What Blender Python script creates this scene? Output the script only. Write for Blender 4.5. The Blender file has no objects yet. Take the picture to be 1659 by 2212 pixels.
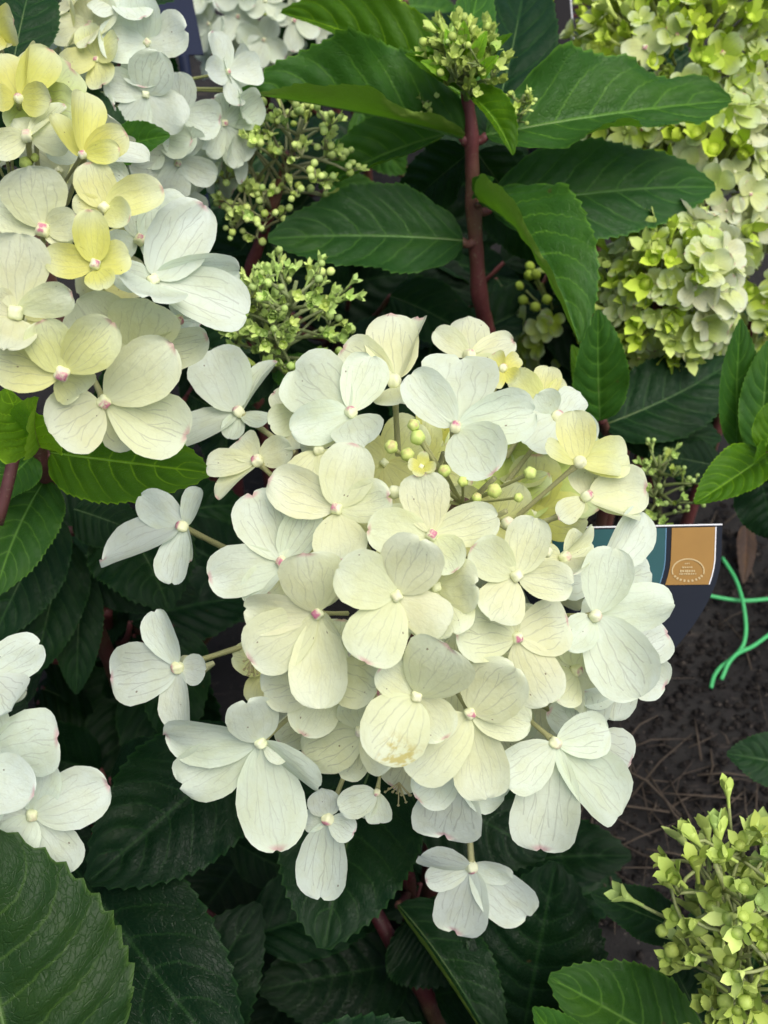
import bpy, math, random
import numpy as np
from mathutils import Vector, Matrix

random.seed(7)
rng = np.random.default_rng(7)
SC = bpy.context.scene
COL = SC.collection
R = math.radians

# ---------------------------------------------------------------- camera
PITCH = R(50.0); CAM_H = 0.61; F = 2409.0
CAM = Vector((0, 0, CAM_H))
FWD = Vector((0, math.cos(PITCH), -math.sin(PITCH)))
UP = Vector((0, math.sin(PITCH), math.cos(PITCH)))
RIGHT = Vector((1, 0, 0))
cd = bpy.data.cameras.new('camera'); cam = bpy.data.objects.new('camera', cd); COL.objects.link(cam)
cam.location = CAM; cam.rotation_euler = (math.pi / 2 - PITCH, 0, 0)
cd.sensor_fit = 'HORIZONTAL'; cd.sensor_width = 36.0; cd.lens = 36.0 * F / 1659.0
cd.clip_start = 0.01; cd.clip_end = 200.0
cd.dof.use_dof = True; cd.dof.focus_distance = 0.345; cd.dof.aperture_fstop = 30.0
SC.camera = cam

# ---------------------------------------------------------------- sky, sun, exposure
SUN_EL, SUN_AZ = R(70), R(130)          # azimuth clockwise from +Y: high, soft light over the right shoulder
w = bpy.data.worlds.new('World'); SC.world = w; w.use_nodes = True
nt = w.node_tree; nt.nodes.clear()
sky = nt.nodes.new('ShaderNodeTexSky'); sky.sky_type = 'NISHITA'; sky.sun_disc = False
sky.sun_elevation = SUN_EL; sky.sun_rotation = SUN_AZ; sky.dust_density = 4.0; sky.air_density = 0.6; sky.ozone_density = 0.4
bg = nt.nodes.new('ShaderNodeBackground'); bg.inputs['Strength'].default_value = 0.14
wo = nt.nodes.new('ShaderNodeOutputWorld')
nt.links.new(sky.outputs[0], bg.inputs[0]); nt.links.new(bg.outputs[0], wo.inputs[0])
sl = bpy.data.lights.new('sun', 'SUN'); sun = bpy.data.objects.new('sun', sl); COL.objects.link(sun)
sl.energy = 2.3; sl.angle = R(55); sl.color = (1.0, 0.99, 0.95)
sd = Vector((math.sin(SUN_AZ) * math.cos(SUN_EL), math.cos(SUN_AZ) * math.cos(SUN_EL), math.sin(SUN_EL)))
sun.rotation_euler = (-sd).to_track_quat('-Z', 'Y').to_euler(); sun.location = sd * 5
SC.view_settings.view_transform = 'Standard'; SC.view_settings.look = 'None'
SC.view_settings.exposure = 0.23; SC.view_settings.gamma = 1.0
SC.render.engine = 'CYCLES'
cy = SC.cycles
cy.use_denoising = True
try: cy.denoiser = 'OPENIMAGEDENOISE'; cy.denoising_prefilter = 'ACCURATE'
except Exception: pass
cy.max_bounces = 6; cy.diffuse_bounces = 3; cy.glossy_bounces = 1; cy.transmission_bounces = 3; cy.use_adaptive_sampling = True; cy.adaptive_threshold = .02
cy.caustics_reflective = False; cy.caustics_refractive = False

# ---------------------------------------------------------------- helpers
def P(x, y, d):                       # a place along the view at true distance d (metres) from the lens plane
    return CAM + d * (FWD + RIGHT * ((x - 829.5) / F) - UP * ((y - 1106.0) / F))
def mpx(d): return d / F              # metres per picture unit at that distance
def to_px(p):
    v = p - CAM; d = v.dot(FWD)
    return 829.5 + F * v.dot(RIGHT) / d, 1106.0 - F * v.dot(UP) / d, d
U = random.uniform

def mesh_obj(name, me, mat, parent=None, loc=None, color=None):
    o = bpy.data.objects.new(name, me); COL.objects.link(o)
    if mat is not None and not me.materials: me.materials.append(mat)
    if parent is not None: o.parent = parent
    if loc is not None: o.location = loc
    if color is not None: o.color = (*color[:3], 1)
    return o
def thing(name, label, cat, loc=(0, 0, 0), group=None):
    o = bpy.data.objects.new(name, None); COL.objects.link(o); o.location = loc
    o.empty_display_size = 0.01
    o['label'] = label; o['category'] = cat
    if group: o['group'] = group
    return o
def tag(o, label, cat, group=None):
    o['label'] = label; o['category'] = cat
    if group: o['group'] = group
    return o
def build(name, V, Fc, smooth=True, uv=None):
    me = bpy.data.meshes.new(name)
    me.from_pydata([tuple(v) for v in V], [], [tuple(f) for f in Fc]); me.update()
    if smooth: me.polygons.foreach_set('use_smooth', [True] * len(me.polygons))
    if uv is not None:
        ul = me.uv_layers.new(name='UVMap')
        li = np.zeros(len(me.loops), dtype=np.int32); me.loops.foreach_get('vertex_index', li)
        ul.data.foreach_set('uv', np.asarray(uv, dtype=np.float32)[li].ravel())
    return me

class Tubes:                           # collects tubes into one connected stem mesh
    def __init__(s): s.V = []; s.F = []
    def tube(s, pts, radii, n=8):
        pts = [Vector(p) for p in pts]; k = len(pts); b0 = len(s.V)
        if not hasattr(radii, '__len__'): radii = [radii] * k
        t0 = (pts[1] - pts[0]).normalized()
        ref = Vector((0, 0, 1)) if abs(t0.z) < .9 else Vector((1, 0, 0))
        nrm = t0.cross(ref).normalized()
        for i in range(k):
            t = (pts[min(i + 1, k - 1)] - pts[max(i - 1, 0)]).normalized()
            nrm = (nrm - t * nrm.dot(t)).normalized(); bn = t.cross(nrm)
            for j in range(n):
                a = 2 * math.pi * j / n
                s.V.append(pts[i] + (nrm * math.cos(a) + bn * math.sin(a)) * radii[i])
        for i in range(k - 1):
            for j in range(n):
                a = b0 + i * n + j; b = b0 + i * n + (j + 1) % n
                s.F.append((a, b, b + n, a + n))
        s.F.append(tuple(b0 + j for j in range(n))[::-1]); s.F.append(tuple(b0 + (k - 1) * n + j for j in range(n)))
    def make(s, name, mat, parent, color=None):
        off = parent.location if parent is not None else Vector((0, 0, 0))
        me = build(name, [v - off for v in s.V], s.F)
        return mesh_obj(name, me, mat, parent, None, color)
def bez(a, c, b, n=8):
    a, c, b = Vector(a), Vector(c), Vector(b)
    return [a * (1 - t) ** 2 + c * 2 * t * (1 - t) + b * t * t for t in [i / (n - 1) for i in range(n)]]

# ---------------------------------------------------------------- node helpers
class NT:
    def __init__(s, name):
        s.m = bpy.data.materials.new(name); s.m.use_nodes = True
        s.t = s.m.node_tree; s.t.nodes.clear()
        s.out = s.t.nodes.new('ShaderNodeOutputMaterial')
    def n(s, ty, **kw):
        nd = s.t.nodes.new(ty)
        for k, v in kw.items():
            if hasattr(nd, k): setattr(nd, k, v)
        return nd
    def put(s, sock, v):
        if isinstance(v, bpy.types.NodeSocket): s.t.links.new(v, sock)
        else: sock.default_value = v
    def math(s, op, a, b=None, c=None, clamp=False):
        nd = s.t.nodes.new('ShaderNodeMath'); nd.operation = op; nd.use_clamp = clamp
        s.put(nd.inputs[0], a)
        if b is not None: s.put(nd.inputs[1], b)
        if c is not None: s.put(nd.inputs[2], c)
        return nd.outputs[0]
    def step(s, x, lo, hi, a=0.0, b=1.0):
        nd = s.t.nodes.new('ShaderNodeMapRange'); nd.interpolation_type = 'SMOOTHSTEP'
        s.put(nd.inputs[0], x); s.put(nd.inputs[1], lo); s.put(nd.inputs[2], hi); s.put(nd.inputs[3], a); s.put(nd.inputs[4], b)
        return nd.outputs[0]
    def mix(s, f, a, b, mode='MIX'):
        nd = s.t.nodes.new('ShaderNodeMix'); nd.data_type = 'RGBA'; nd.blend_type = mode
        s.put(nd.inputs[0], f)
        for k, v in ((6, a), (7, b)):
            if isinstance(v, tuple): v = (*v[:3], 1)
            s.put(nd.inputs[k], v)
        return nd.outputs[2]
    def noise(s, vec, scale, detail=3, rough=.55, w=None):
        nd = s.t.nodes.new('ShaderNodeTexNoise')
        if w is not None:
            ad = s.t.nodes.new('ShaderNodeVectorMath'); ad.operation = 'ADD'; cb = s.t.nodes.new('ShaderNodeCombineXYZ')
            s.put(cb.inputs[2], w); s.put(ad.inputs[0], vec); s.t.links.new(cb.outputs[0], ad.inputs[1]); vec = ad.outputs[0]
        if vec is not None: s.put(nd.inputs['Vector'], vec)
        nd.inputs['Scale'].default_value = scale; nd.inputs['Detail'].default_value = detail; nd.inputs['Roughness'].default_value = rough
        return nd.outputs['Fac']
    def bump(s, h, strength, dist=.001):
        nd = s.t.nodes.new('ShaderNodeBump'); nd.inputs['Strength'].default_value = strength; nd.inputs['Distance'].default_value = dist
        s.put(nd.inputs['Height'], h); return nd.outputs[0]
    def done(s, sh): s.t.links.new(sh, s.out.inputs[0]); return s.m
    def sheet(s, col, tcol, rough, spec, bump, tr):   # thin living tissue: reflects and lets light through
        pb = s.n('ShaderNodeBsdfPrincipled'); s.put(pb.inputs['Base Color'], col)
        s.put(pb.inputs['Roughness'], rough); s.put(pb.inputs['Specular IOR Level'], spec)
        tb = s.n('ShaderNodeBsdfTranslucent'); s.put(tb.inputs['Color'], tcol)
        if bump is not None: s.put(pb.inputs['Normal'], bump)
        mx = s.n('ShaderNodeMixShader'); s.put(mx.inputs[0], tr)
        s.t.links.new(pb.outputs[0], mx.inputs[1]); s.t.links.new(tb.outputs[0], mx.inputs[2])
        return s.done(mx.outputs[0])

def petal_material(stain=False):
    g = NT('petal_tissue_stained' if stain else 'petal_tissue')
    uv = g.n('ShaderNodeUVMap').outputs[0]
    sp = g.n('ShaderNodeSeparateXYZ'); g.put(sp.inputs[0], uv)
    s_, v_ = sp.outputs[0], sp.outputs[1]
    oi = g.n('ShaderNodeObjectInfo'); rnd = oi.outputs['Random']
    W = g.math('MULTIPLY', rnd, 60.0)
    t0 = g.math('MULTIPLY_ADD', v_, 2.0, -1.0)
    nz = g.noise(uv, 2.6, 2, .45, W)
    t = g.math('MULTIPLY_ADD', g.math('SUBTRACT', nz, .5), .42, t0)
    hs = g.math('MULTIPLY_ADD', g.math('MULTIPLY', s_, g.math('SUBTRACT', 1.08, s_)), 1.7, .06)
    dmin = None
    def add(dist):
        nonlocal dmin
        dmin = dist if dmin is None else g.math('MINIMUM', dmin, dist)
    for c, fade in ((0, 1.1), (.34, .88), (-.36, .84), (.70, .70), (-.68, .66)):
        e = g.math('ABSOLUTE', g.math('SUBTRACT', t, c))
        e = g.math('ADD', e, g.math('MULTIPLY', g.math('GREATER_THAN', s_, fade), .5))
        add(e)
    for c, s0, k in ((0, .50, .75), (0, .62, -.7), (.34, .40, .7), (-.36, .46, -.75)):
        q = g.math('SUBTRACT', s_, s0)
        e = g.math('ABSOLUTE', g.math('SUBTRACT', g.math('SUBTRACT', t, c), g.math('MULTIPLY', q, k)))
        gate = g.math('GREATER_THAN', g.math('ABSOLUTE', g.math('SUBTRACT', q, .13)), .13)
        add(g.math('ADD', g.math('MULTIPLY', e, 1.25), g.math('MULTIPLY', gate, .5)))
    dist = g.math('MULTIPLY', dmin, hs)
    vein = g.step(dist, .003, .016, 1.0, 0.0)
    vein = g.math('MULTIPLY', vein, g.step(s_, .05, .3, .25, 1.0))
    vein = g.math('MULTIPLY', vein, g.step(g.noise(uv, 6, 2, .5, g.math('ADD', W, 7.0)),   .3, .55, .45, 1.0))
    base = oi.outputs['Color']
    mott = g.noise(uv, 3.0, 4, .6, g.math('ADD', W, 3.0))
    col = g.mix(g.math('MULTIPLY', g.step(s_, .45, 1.0), .45), base, (.74, .83, .73))
    col = g.mix(g.step(mott, .35, .75, 0, .28), col, (.80, .75, .42), 'MULTIPLY')
    vor = g.n('ShaderNodeTexVoronoi', feature='DISTANCE_TO_EDGE'); vor.inputs['Scale'].default_value = 7.5
    cv = g.n('ShaderNodeCombineXYZ'); g.put(cv.inputs[0], s_); g.put(cv.inputs[1], g.math('MULTIPLY', t, .55)); g.put(cv.inputs[2], W)
    g.put(vor.inputs['Vector'], cv.outputs[0])
    net = g.step(vor.outputs['Distance'], 0.0, .05, 1.0, 0.0)
    col = g.mix(g.math('MULTIPLY', g.math('MULTIPLY', net, g.step(s_, .15, .6)), .13), col, (.42, .43, .30))
    col = g.mix(g.math('MULTIPLY', vein, g.math('MULTIPLY_ADD', g.math('FRACT', g.math('MULTIPLY', rnd, 17.0)),   .25, .10)), col, (.27, .27, .21))
    # pink nick at the tip of some petals
    tipm = g.math('MULTIPLY', g.step(s_, .93, .99), g.step(g.math('ABSOLUTE', g.math('SUBTRACT', t0, .05)), .25, .75, 1.0, 0.0))
    tipm = g.math('MULTIPLY', tipm, g.math('GREATER_THAN', rnd, .62))
    col = g.mix(g.math('MULTIPLY', tipm, .5), col, (.60, .16, .24))
    # tiny brown specks
    v2 = g.n('ShaderNodeTexVoronoi'); v2.inputs['Scale'].default_value = 5.0; cbv = g.n('ShaderNodeCombineXYZ')
    g.put(cbv.inputs[0], s_); g.put(cbv.inputs[1], v_); g.put(cbv.inputs[2], W); g.put(v2.inputs['Vector'], cbv.outputs[0])
    sc_ = g.n('ShaderNodeSeparateColor'); g.put(sc_.inputs[0], v2.outputs['Color'])
    speck = g.math('MULTIPLY', g.step(v2.outputs['Distance'], .055, .10, 1.0, 0.0), g.math('GREATER_THAN', sc_.outputs[0], .80))
    col = g.mix(g.math('MULTIPLY', speck, .8), col, (.16, .10, .05))
    if stain:                          # the yellow brown blotch a wilting petal has
        bl = g.math('MULTIPLY', g.step(g.noise(uv, 6.5, 3, .6), .42, .62), g.math('MULTIPLY', g.step(s_, .45, .72), g.step(t0, -.25, .2)))
        col = g.mix(g.math('MULTIPLY', bl, .75), col, (.52, .43, .08))
    h = g.noise(uv, 9, 2, .6, W)
    return g.sheet(col, col, .55, .25, g.bump(h, .22, .0012), .34)

def leaf_material():
    g = NT('leaf_blade')
    uv = g.n('ShaderNodeUVMap').outputs[0]
    sp = g.n('ShaderNodeSeparateXYZ'); g.put(sp.inputs[0], uv)
    s_, v_ = sp.outputs[0], sp.outputs[1]
    oi = g.n('ShaderNodeObjectInfo'); W = g.math('MULTIPLY', oi.outputs['Random'], 40.0)
    nz = g.noise(uv, 5, 2, .5, W)
    t = g.math('ABSOLUTE', g.math('MULTIPLY_ADD', v_, 2.0, -1.0))
    q = g.math('SUBTRACT', s_, g.math('MULTIPLY', g.math('POWER', t, 1.35), .26))
    q = g.math('ADD', q, g.math('MULTIPLY', g.math('SUBTRACT', nz, .5), .05))
    fr = g.math('FRACT', g.math('MULTIPLY', q, 7.5))
    ld = g.math('SUBTRACT', .5, g.math('ABSOLUTE', g.math('SUBTRACT', fr, .5)))
    lat = g.math('MULTIPLY', g.step(ld, .015, .06, 1.0, 0.0), g.step(t, .5, .95, 1.0, .25))
    mid = g.step(t, .012, .04, 1.0, 0.0)
    vein = g.math('MAXIMUM', g.math('MULTIPLY', lat, .7), mid)
    # tertiary net across the laterals
    mp = g.n('ShaderNodeCombineXYZ'); g.put(mp.inputs[0], g.math('MULTIPLY', q, 11.0)); g.put(mp.inputs[1], g.math('MULTIPLY', t, 3.2)); g.put(mp.inputs[2], W)
    vor = g.n('ShaderNodeTexVoronoi', feature='DISTANCE_TO_EDGE'); vor.inputs['Scale'].default_value = 4.2
    g.put(vor.inputs['Vector'], mp.outputs[0])
    net = g.step(vor.outputs['Distance'], 0.0, .10, 1.0, 0.0)
    base = oi.outputs['Color']
    mott = g.noise(uv, 7, 4, .65, W)
    col = g.mix(g.step(mott, .3, .75, 0, .5), base, g.mix(1.0, base, (.62, .70, .75), 'MULTIPLY'))
    col = g.mix(g.math('MULTIPLY', net, .10), col, g.mix(.10, base, (.45, .55, .20)))
    vcol = g.mix(1.0, base, (4.2, 3.0, 2.2), 'MULTIPLY')
    col = g.mix(g.math('MULTIPLY', vein, .62), col, vcol)
    edge = g.step(t, .95, 1.0)
    col = g.mix(g.math('MULTIPLY', edge, .6), col, vcol)
    yel = g.step(g.noise(uv, 2.2, 3, .6, g.math('ADD', W, 5.0)), .45, .75, 0, .35)
    col = g.mix(yel, col, g.mix(1.0, base, (2.1, 1.6, .7), 'MULTIPLY'))
    sv = g.n('ShaderNodeTexVoronoi'); sv.inputs['Scale'].default_value = 9.0; cs = g.n('ShaderNodeCombineXYZ')
    g.put(cs.inputs[0], s_); g.put(cs.inputs[1], g.math('MULTIPLY', v_, .6)); g.put(cs.inputs[2], W); g.put(sv.inputs['Vector'], cs.outputs[0])
    sc2 = g.n('ShaderNodeSeparateColor'); g.put(sc2.inputs[0], sv.outputs['Color'])
    spot = g.math('MULTIPLY', g.step(sv.outputs['Distance'], .05, .13, 1.0, 0.0), g.math('GREATER_THAN', sc2.outputs[1], .90))
    col = g.mix(g.math('MULTIPLY', spot, .6), col, (.10, .065, .025))
    geo = g.n('ShaderNodeNewGeometry')
    under = g.mix(.65, col, (.30, .43, .07))
    col2 = g.mix(geo.outputs['Backfacing'], col, under)
    tcol = g.mix(1.0, base, (3.4, 2.9, .6), 'MULTIPLY')
    fine = g.noise(uv, 60, 1, .6, W)
    h = g.math('SUBTRACT', g.math('ADD', g.math('MULTIPLY', mott, .5), g.math('MULTIPLY', fine, .35)), g.math('MULTIPLY', net, .35))
    return g.sheet(col2, tcol, .40, .19, g.bump(h, .36, .0015), .28)

def stem_material():
    g = NT('stem_skin')
    tc = g.n('ShaderNodeTexCoord').outputs['Object']
    oi = g.n('ShaderNodeObjectInfo')
    nz = g.noise(tc, 140, 4, .6)
    fl = g.noise(tc, 520, 2, .6)
    base_ = g.mix(g.step(fl, .60, .72, 0, .55), oi.outputs['Color'], (.30, .24, .15))
    base_ = g.mix(g.step(g.noise(tc, 26, 2, .5), .45, .7, 0, .4), base_, (.16, .17, .06))
    col = g.mix(g.step(nz, .35, .7, 0, .45), base_, g.mix(1.0, base_, (.45, .38, .32), 'MULTIPLY'))
    pb = g.n('ShaderNodeBsdfPrincipled'); g.put(pb.inputs['Base Color'], col); g.put(pb.inputs['Roughness'], .55)
    g.put(pb.inputs['Normal'], g.bump(nz, .4, .0006))
    return g.done(pb.outputs[0])

def bud_material(name, pink):
    g = NT(name)
    tc = g.n('ShaderNodeUVMap').outputs[0] if pink else g.n('ShaderNodeTexCoord').outputs['Generated']
    sp = g.n('ShaderNodeSeparateXYZ'); g.put(sp.inputs[0], tc)
    oi = g.n('ShaderNodeObjectInfo'); W = g.math('MULTIPLY', oi.outputs['Random'], 50.0)
    nz = g.noise(tc, 1.6, 3, .6, W)
    col = g.mix(g.step(nz, .35, .7, 0, .35), oi.outputs['Color'], g.mix(1.0, oi.outputs['Color'], (.72, .70, .45), 'MULTIPLY'))
    if pink:
        n2 = g.noise(tc, 2.2, 3, .6, g.math('ADD', W, 9.0))
        m = g.math('MULTIPLY', g.step(sp.outputs[1], .74, .92), g.step(n2, .36, .6))
        m = g.math('MULTIPLY', m, g.step(oi.outputs['Random'], .25, .75))
        col = g.mix(g.math('MULTIPLY', m, .85 * float(pink)), col, (.46, .07, .20))
    pb = g.n('ShaderNodeBsdfPrincipled'); g.put(pb.inputs['Base Color'], col); g.put(pb.inputs['Roughness'], .5); g.put(pb.inputs['Specular IOR Level'], .3)
    pb.inputs['Subsurface Weight'].default_value = .0
    return g.done(pb.outputs[0])

M_PETAL = petal_material(); M_STAIN = petal_material(True); M_LEAF = leaf_material(); M_STEM = stem_material()
M_BUTTON = bud_material('flower_button', True); M_CROWN = bud_material('closed_bud', .45); M_BUD = bud_material('green_bud', False)

def plain(name, col, rough=.5, spec=.5, noise_amt=.25, scale=60, bump=.0):
    g = NT(name); tc = g.n('ShaderNodeTexCoord').outputs['Object']
    nz = g.noise(tc, scale, 4, .6)
    c = g.mix(g.step(nz, .3, .75, 0, noise_amt), col, tuple(x * .55 for x in col))
    pb = g.n('ShaderNodeBsdfPrincipled'); g.put(pb.inputs['Base Color'], c); g.put(pb.inputs['Roughness'], rough); g.put(pb.inputs['Specular IOR Level'], spec)
    if bump: g.put(pb.inputs['Normal'], g.bump(nz, bump, .001))
    return g.done(pb.outputs[0])

# ---------------------------------------------------------------- ground
def ground_material():
    g = NT('ground_fabric_and_soil'); tc = g.n('ShaderNodeTexCoord').outputs['Object']
    n1 = g.noise(tc, 9, 5, .6); n2 = g.noise(tc, 70, 5, .7); n3 = g.noise(tc, 260, 3, .6)
    mp = g.n('ShaderNodeMapping'); g.put(mp.inputs['Vector'], tc); mp.inputs['Scale'].default_value = (30, 190, 1); mp.inputs['Rotation'].default_value = (0, 0, .7)
    n4 = g.noise(mp.outputs[0], 1.0, 4, .6)
    col = g.mix(g.step(n1, .35, .65), (.0145, .014, .0137), (.024, .023, .022))
    col = g.mix(g.step(n2, .45, .75, 0, .7), col, (.022, .019, .019))
    col = g.mix(g.step(n4, .58, .75, 0, .5), col, (.13, .105, .08))
    col = g.mix(g.step(n3, .66, .78, 0, .55), col, (.20, .17, .14))
    pb = g.n('ShaderNodeBsdfPrincipled'); g.put(pb.inputs['Base Color'], col); g.put(pb.inputs['Roughness'], .9); g.put(pb.inputs['Specular IOR Level'], .2)
    g.put(pb.inputs['Normal'], g.bump(g.math('ADD', n2, g.math('MULTIPLY', n4, .6)), .8, .003))
    return g.done(pb.outputs[0])
def ground():
    # one sheet: fine uneven middle, coarse skirt to the horizon
    xs = np.concatenate([[-120, -20, -4], np.linspace(-1.2, 1.2, 97), [4, 20, 120]])
    ys = np.concatenate([[-120, -20, -4], np.linspace(-.8, 2.0, 113), [5, 20, 120]])
    V = []; uvn = rng.normal(size=(8, 4))
    for y in ys:
        for x in xs:
            z = 0.0
            for a, b, c, e in uvn: z += .0022 * math.sin(x * a * 22 + y * b * 22 + c * 5)
            V.append((x, y, min(z, .004) - .004))
    nx = len(xs); Fc = [(j * nx + i, j * nx + i + 1, (j + 1) * nx + i + 1, (j + 1) * nx + i) for j in range(len(ys) - 1) for i in range(nx - 1)]
    o = mesh_obj('ground', build('ground', V, Fc), ground_material()); o['kind'] = 'structure'
ground()

def ground_pt(x, y, z=0.0):
    v = FWD + RIGHT * ((x - 829.5) / F) - UP * ((y - 1106.0) / F)
    return CAM + v * ((CAM_H - z) / -v.z)

def straw_litter():
    tb = Tubes()
    for i in range(190):
        if i < 120: p = ground_pt(U(1250, 1680), U(1080, 1900) if i > 60 else U(1600, 1900))
        else: p = Vector((U(-.6, .6), U(-.1, 1.1), 0))
        a = U(0, 6.28); L = U(.008, .05) * (1 if i > 60 else 1.3); b = U(-.4, .4)
        d1 = Vector((math.cos(a), math.sin(a), 0)); d2 = Vector((math.cos(a + b), math.sin(a + b), 0))
        z = U(.0006, .004); r = U(.0002, .0008)
        tb.tube([p + Vector((0, 0, z)), p + d1 * L * .5 + Vector((0, 0, z + U(0, .003))), p + d1 * L * .5 + d2 * L * .5 + Vector((0, 0, z))], [r, r, r * .5], 5)
    me = build('straw_litter', tb.V, tb.F)
    o = mesh_obj('straw_litter', me, plain('dry_straw', (.085, .068, .052), .9, .1, .6, 25)); o['kind'] = 'stuff'
    tag(o, 'dry straw and root litter scattered over the dark soil', 'litter')
straw_litter()
def grit():
    V = []; Fc = []
    for i in range(5200):
        p = ground_pt(U(1180, 1720), U(1020, 2000)) if i < 4200 else Vector((U(-.5, .5), U(0, 1.1), 0))
        r = .0006 + .0026 * random.random() ** 4; k = len(V); a = U(0, 6.28); z = U(-.3, .4) * r - .001
        for j in range(5): V.append((p.x + r * math.cos(a + j * 1.2566) * U(.7, 1.3), p.y + r * math.sin(a + j * 1.2566) * U(.7, 1.3), z))
        V.append((p.x + U(-.3, .3) * r, p.y + U(-.3, .3) * r, z + r * U(.6, 1.3)))
        for j in range(5): Fc.append((k + j, k + (j + 1) % 5, k + 5))
    g = NT('soil_grit'); tc = g.n('ShaderNodeTexCoord').outputs['Object']; n1 = g.noise(tc, 300, 3, .6)
    c = g.mix(g.step(n1, .40, .62), (.010, .009, .009), (.030, .026, .023)); c = g.mix(g.step(g.noise(tc, 410, 1, .5), .66, .74), c, (.085, .072, .06))
    pb = g.n('ShaderNodeBsdfPrincipled'); g.put(pb.inputs['Base Color'], c); g.put(pb.inputs['Roughness'], .95); g.put(pb.inputs['Specular IOR Level'], .1)
    o = mesh_obj('soil_grit', build('soil_grit', V, Fc, False), g.done(pb.outputs[0])); o['kind'] = 'stuff'
    tag(o, 'crumbly dark soil grit lying over the ground', 'soil')
grit()

# ---------------------------------------------------------------- petals
def petal_profile(s, a=.62, b=.40):
    m = a / (a + b); return (s ** a * (1 - s) ** b) / (m ** a * (1 - m) ** b)
def make_petal(k, ns=15, nt_=9):
    r = random.Random(100 + k)
    a = r.uniform(.46, .66); b = r.uniform(.32, .42)
    cup = r.uniform(.10, .42) * (1 if r.random() < .8 else -.5); bend = r.uniform(-.16, .12); ph = r.uniform(0, 6.28); rip = r.uniform(.012, .040)
    skew = r.uniform(-.10, .10); notch = r.choice([0, 0, .015, .03, .06]) ; wob = r.uniform(.01, .035)
    V = []; uv = []
    for i in range(ns):
        s = .5 - .5 * math.cos(math.pi * (.02 + .98 * i / (ns - 1))) if i else .004
        s = min(s, .9985)
        h = .5 * petal_profile(s, a, b)
        for j in range(nt_):
            t = -1 + 2 * j / (nt_ - 1)
            hh = h * (1 + wob * math.sin(7 * s + ph + t * 2) + (.016 * math.sin(23 * s + ph * 3 + (t > 0) * 2) if abs(t) == 1 else 0))
            y = hh * t + skew * s * (1 - s) * .8
            x = s - notch * math.exp(-(t / .33) ** 2) * s ** 6 + .0 * t
            z = cup * (y * y) * 1.6 + bend * (s - .5) ** 2 * 2 - bend * .5 + rip * math.sin(5 * s + 3 * t + ph) * s + .02 * math.exp(-(t / .12) ** 2) * -1 * s * (1 - s)
            V.append((x, y, z)); uv.append((s, .5 + .5 * t))
    Fc = [(i * nt_ + j, (i + 1) * nt_ + j, (i + 1) * nt_ + j + 1, i * nt_ + j + 1) for i in range(ns - 1) for j in range(nt_ - 1)]
    me = build('petal', V, Fc, True, uv); me.materials.append(M_PETAL); return me
PETALS = [make_petal(k) for k in range(22)]
SMALL = [make_petal(200 + k, 8, 5) for k in range(8)]

def lobed(name, n=12, m=8, lobes=4, depth=.16, flat=.8, mat=None):
    V = [(0, 0, -flat)]
    for i in range(1, m):
        th = math.pi * i / m
        for j in range(n):
            a = 2 * math.pi * j / n
            rr = math.sin(th) * (1 - depth * (.5 - .5 * math.cos(lobes * a)) * math.sin(th) ** .5)
            V.append((rr * math.cos(a), rr * math.sin(a), -flat * math.cos(th)))
    V.append((0, 0, flat * .86))
    Fc = [(0, 1 + (j + 1) % n, 1 + j) for j in range(n)]
    for i in range(m - 2):
        for j in range(n):
            a = 1 + i * n + j; b = 1 + i * n + (j + 1) % n; Fc.append((a, b, b + n, a + n))
    l = 1 + (m - 2) * n; Fc += [(l + j, l + (j + 1) % n, len(V) - 1) for j in range(n)]
    me = build(name, V, Fc, True, [(math.atan2(v[1], v[0]) / 6.2832 + .5, .5 + .5 * v[2] / flat) for v in V]); me.materials.append(mat); return me
BUTTON = lobed('floret', 24, 9, 4, .24, 1.0, M_BUTTON)
BUDM = lobed('bud', 8, 6, 4, .10, 1.0, M_BUD)
BIGBUD = lobed('bud', 20, 10, 5, .14, 1.05, M_CROWN)
def tulip(k):                           # a half open green flower bud: four upright sepals round a knob, on a flared neck
    r = random.Random(k); V = []; Fc = []
    op = r.uniform(.08, .6)
    def ring(z, rad, n=8):
        b = len(V); V.extend([(rad * math.cos(6.2832 * j / n), rad * math.sin(6.2832 * j / n), z) for j in range(n)]); return b
    rows = [ring(-1.9, .15), ring(-.8, .19), ring(-.1, .42), ring(.25, .50)]
    for a, b in zip(rows, rows[1:]):
        for j in range(8): Fc.append((a + j, a + (j + 1) % 8, b + (j + 1) % 8, b + j))
    Fc.append(tuple(rows[-1] + j for j in range(8)))
    for q in range(4):
        a0 = q * 1.5708 + r.uniform(-.2, .2); ca, sa = math.cos(a0), math.sin(a0); b = len(V); o = op * r.uniform(.7, 1.3)
        L = r.uniform(1.1, 1.6)
        for s, wd in ((0, .34), (.35, .52), (.7, .44), (1, .06)):
            rad = .42 + o * s * L * (.6 + .5 * s); z = .05 + s * L * math.sqrt(max(.1, 1 - o * o * .7))
            for t in (-1, 0, 1):
                rr = rad - (.10 * abs(t)); y = wd * t
                V.append((rr * ca - y * sa, rr * sa + y * ca, z))
        for i in range(3):
            for j in range(2): Fc.append((b + i * 3 + j, b + i * 3 + j + 1, b + i * 3 + j + 4, b + i * 3 + j + 3))
    me = build('opening_bud', V, Fc); me.materials.append(M_BUD); return me
TULIPS = [tulip(k) for k in range(7)]
def unit_stalk():
    V = []; n = 6
    for i, (z, rad) in enumerate(((0, 1.5), (.12, 1.0), (.5, .85), (1, 1.0))):
        for j in range(n): V.append((rad * math.cos(6.2832 * j / n) + (.0), rad * math.sin(6.2832 * j / n), z))
    Fc = [(i * n + j, i * n + (j + 1) % n, (i + 1) * n + (j + 1) % n, (i + 1) * n + j) for i in range(3) for j in range(n)]
    me = build('pedicel', V, Fc); me.materials.append(M_STEM); return me
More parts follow.
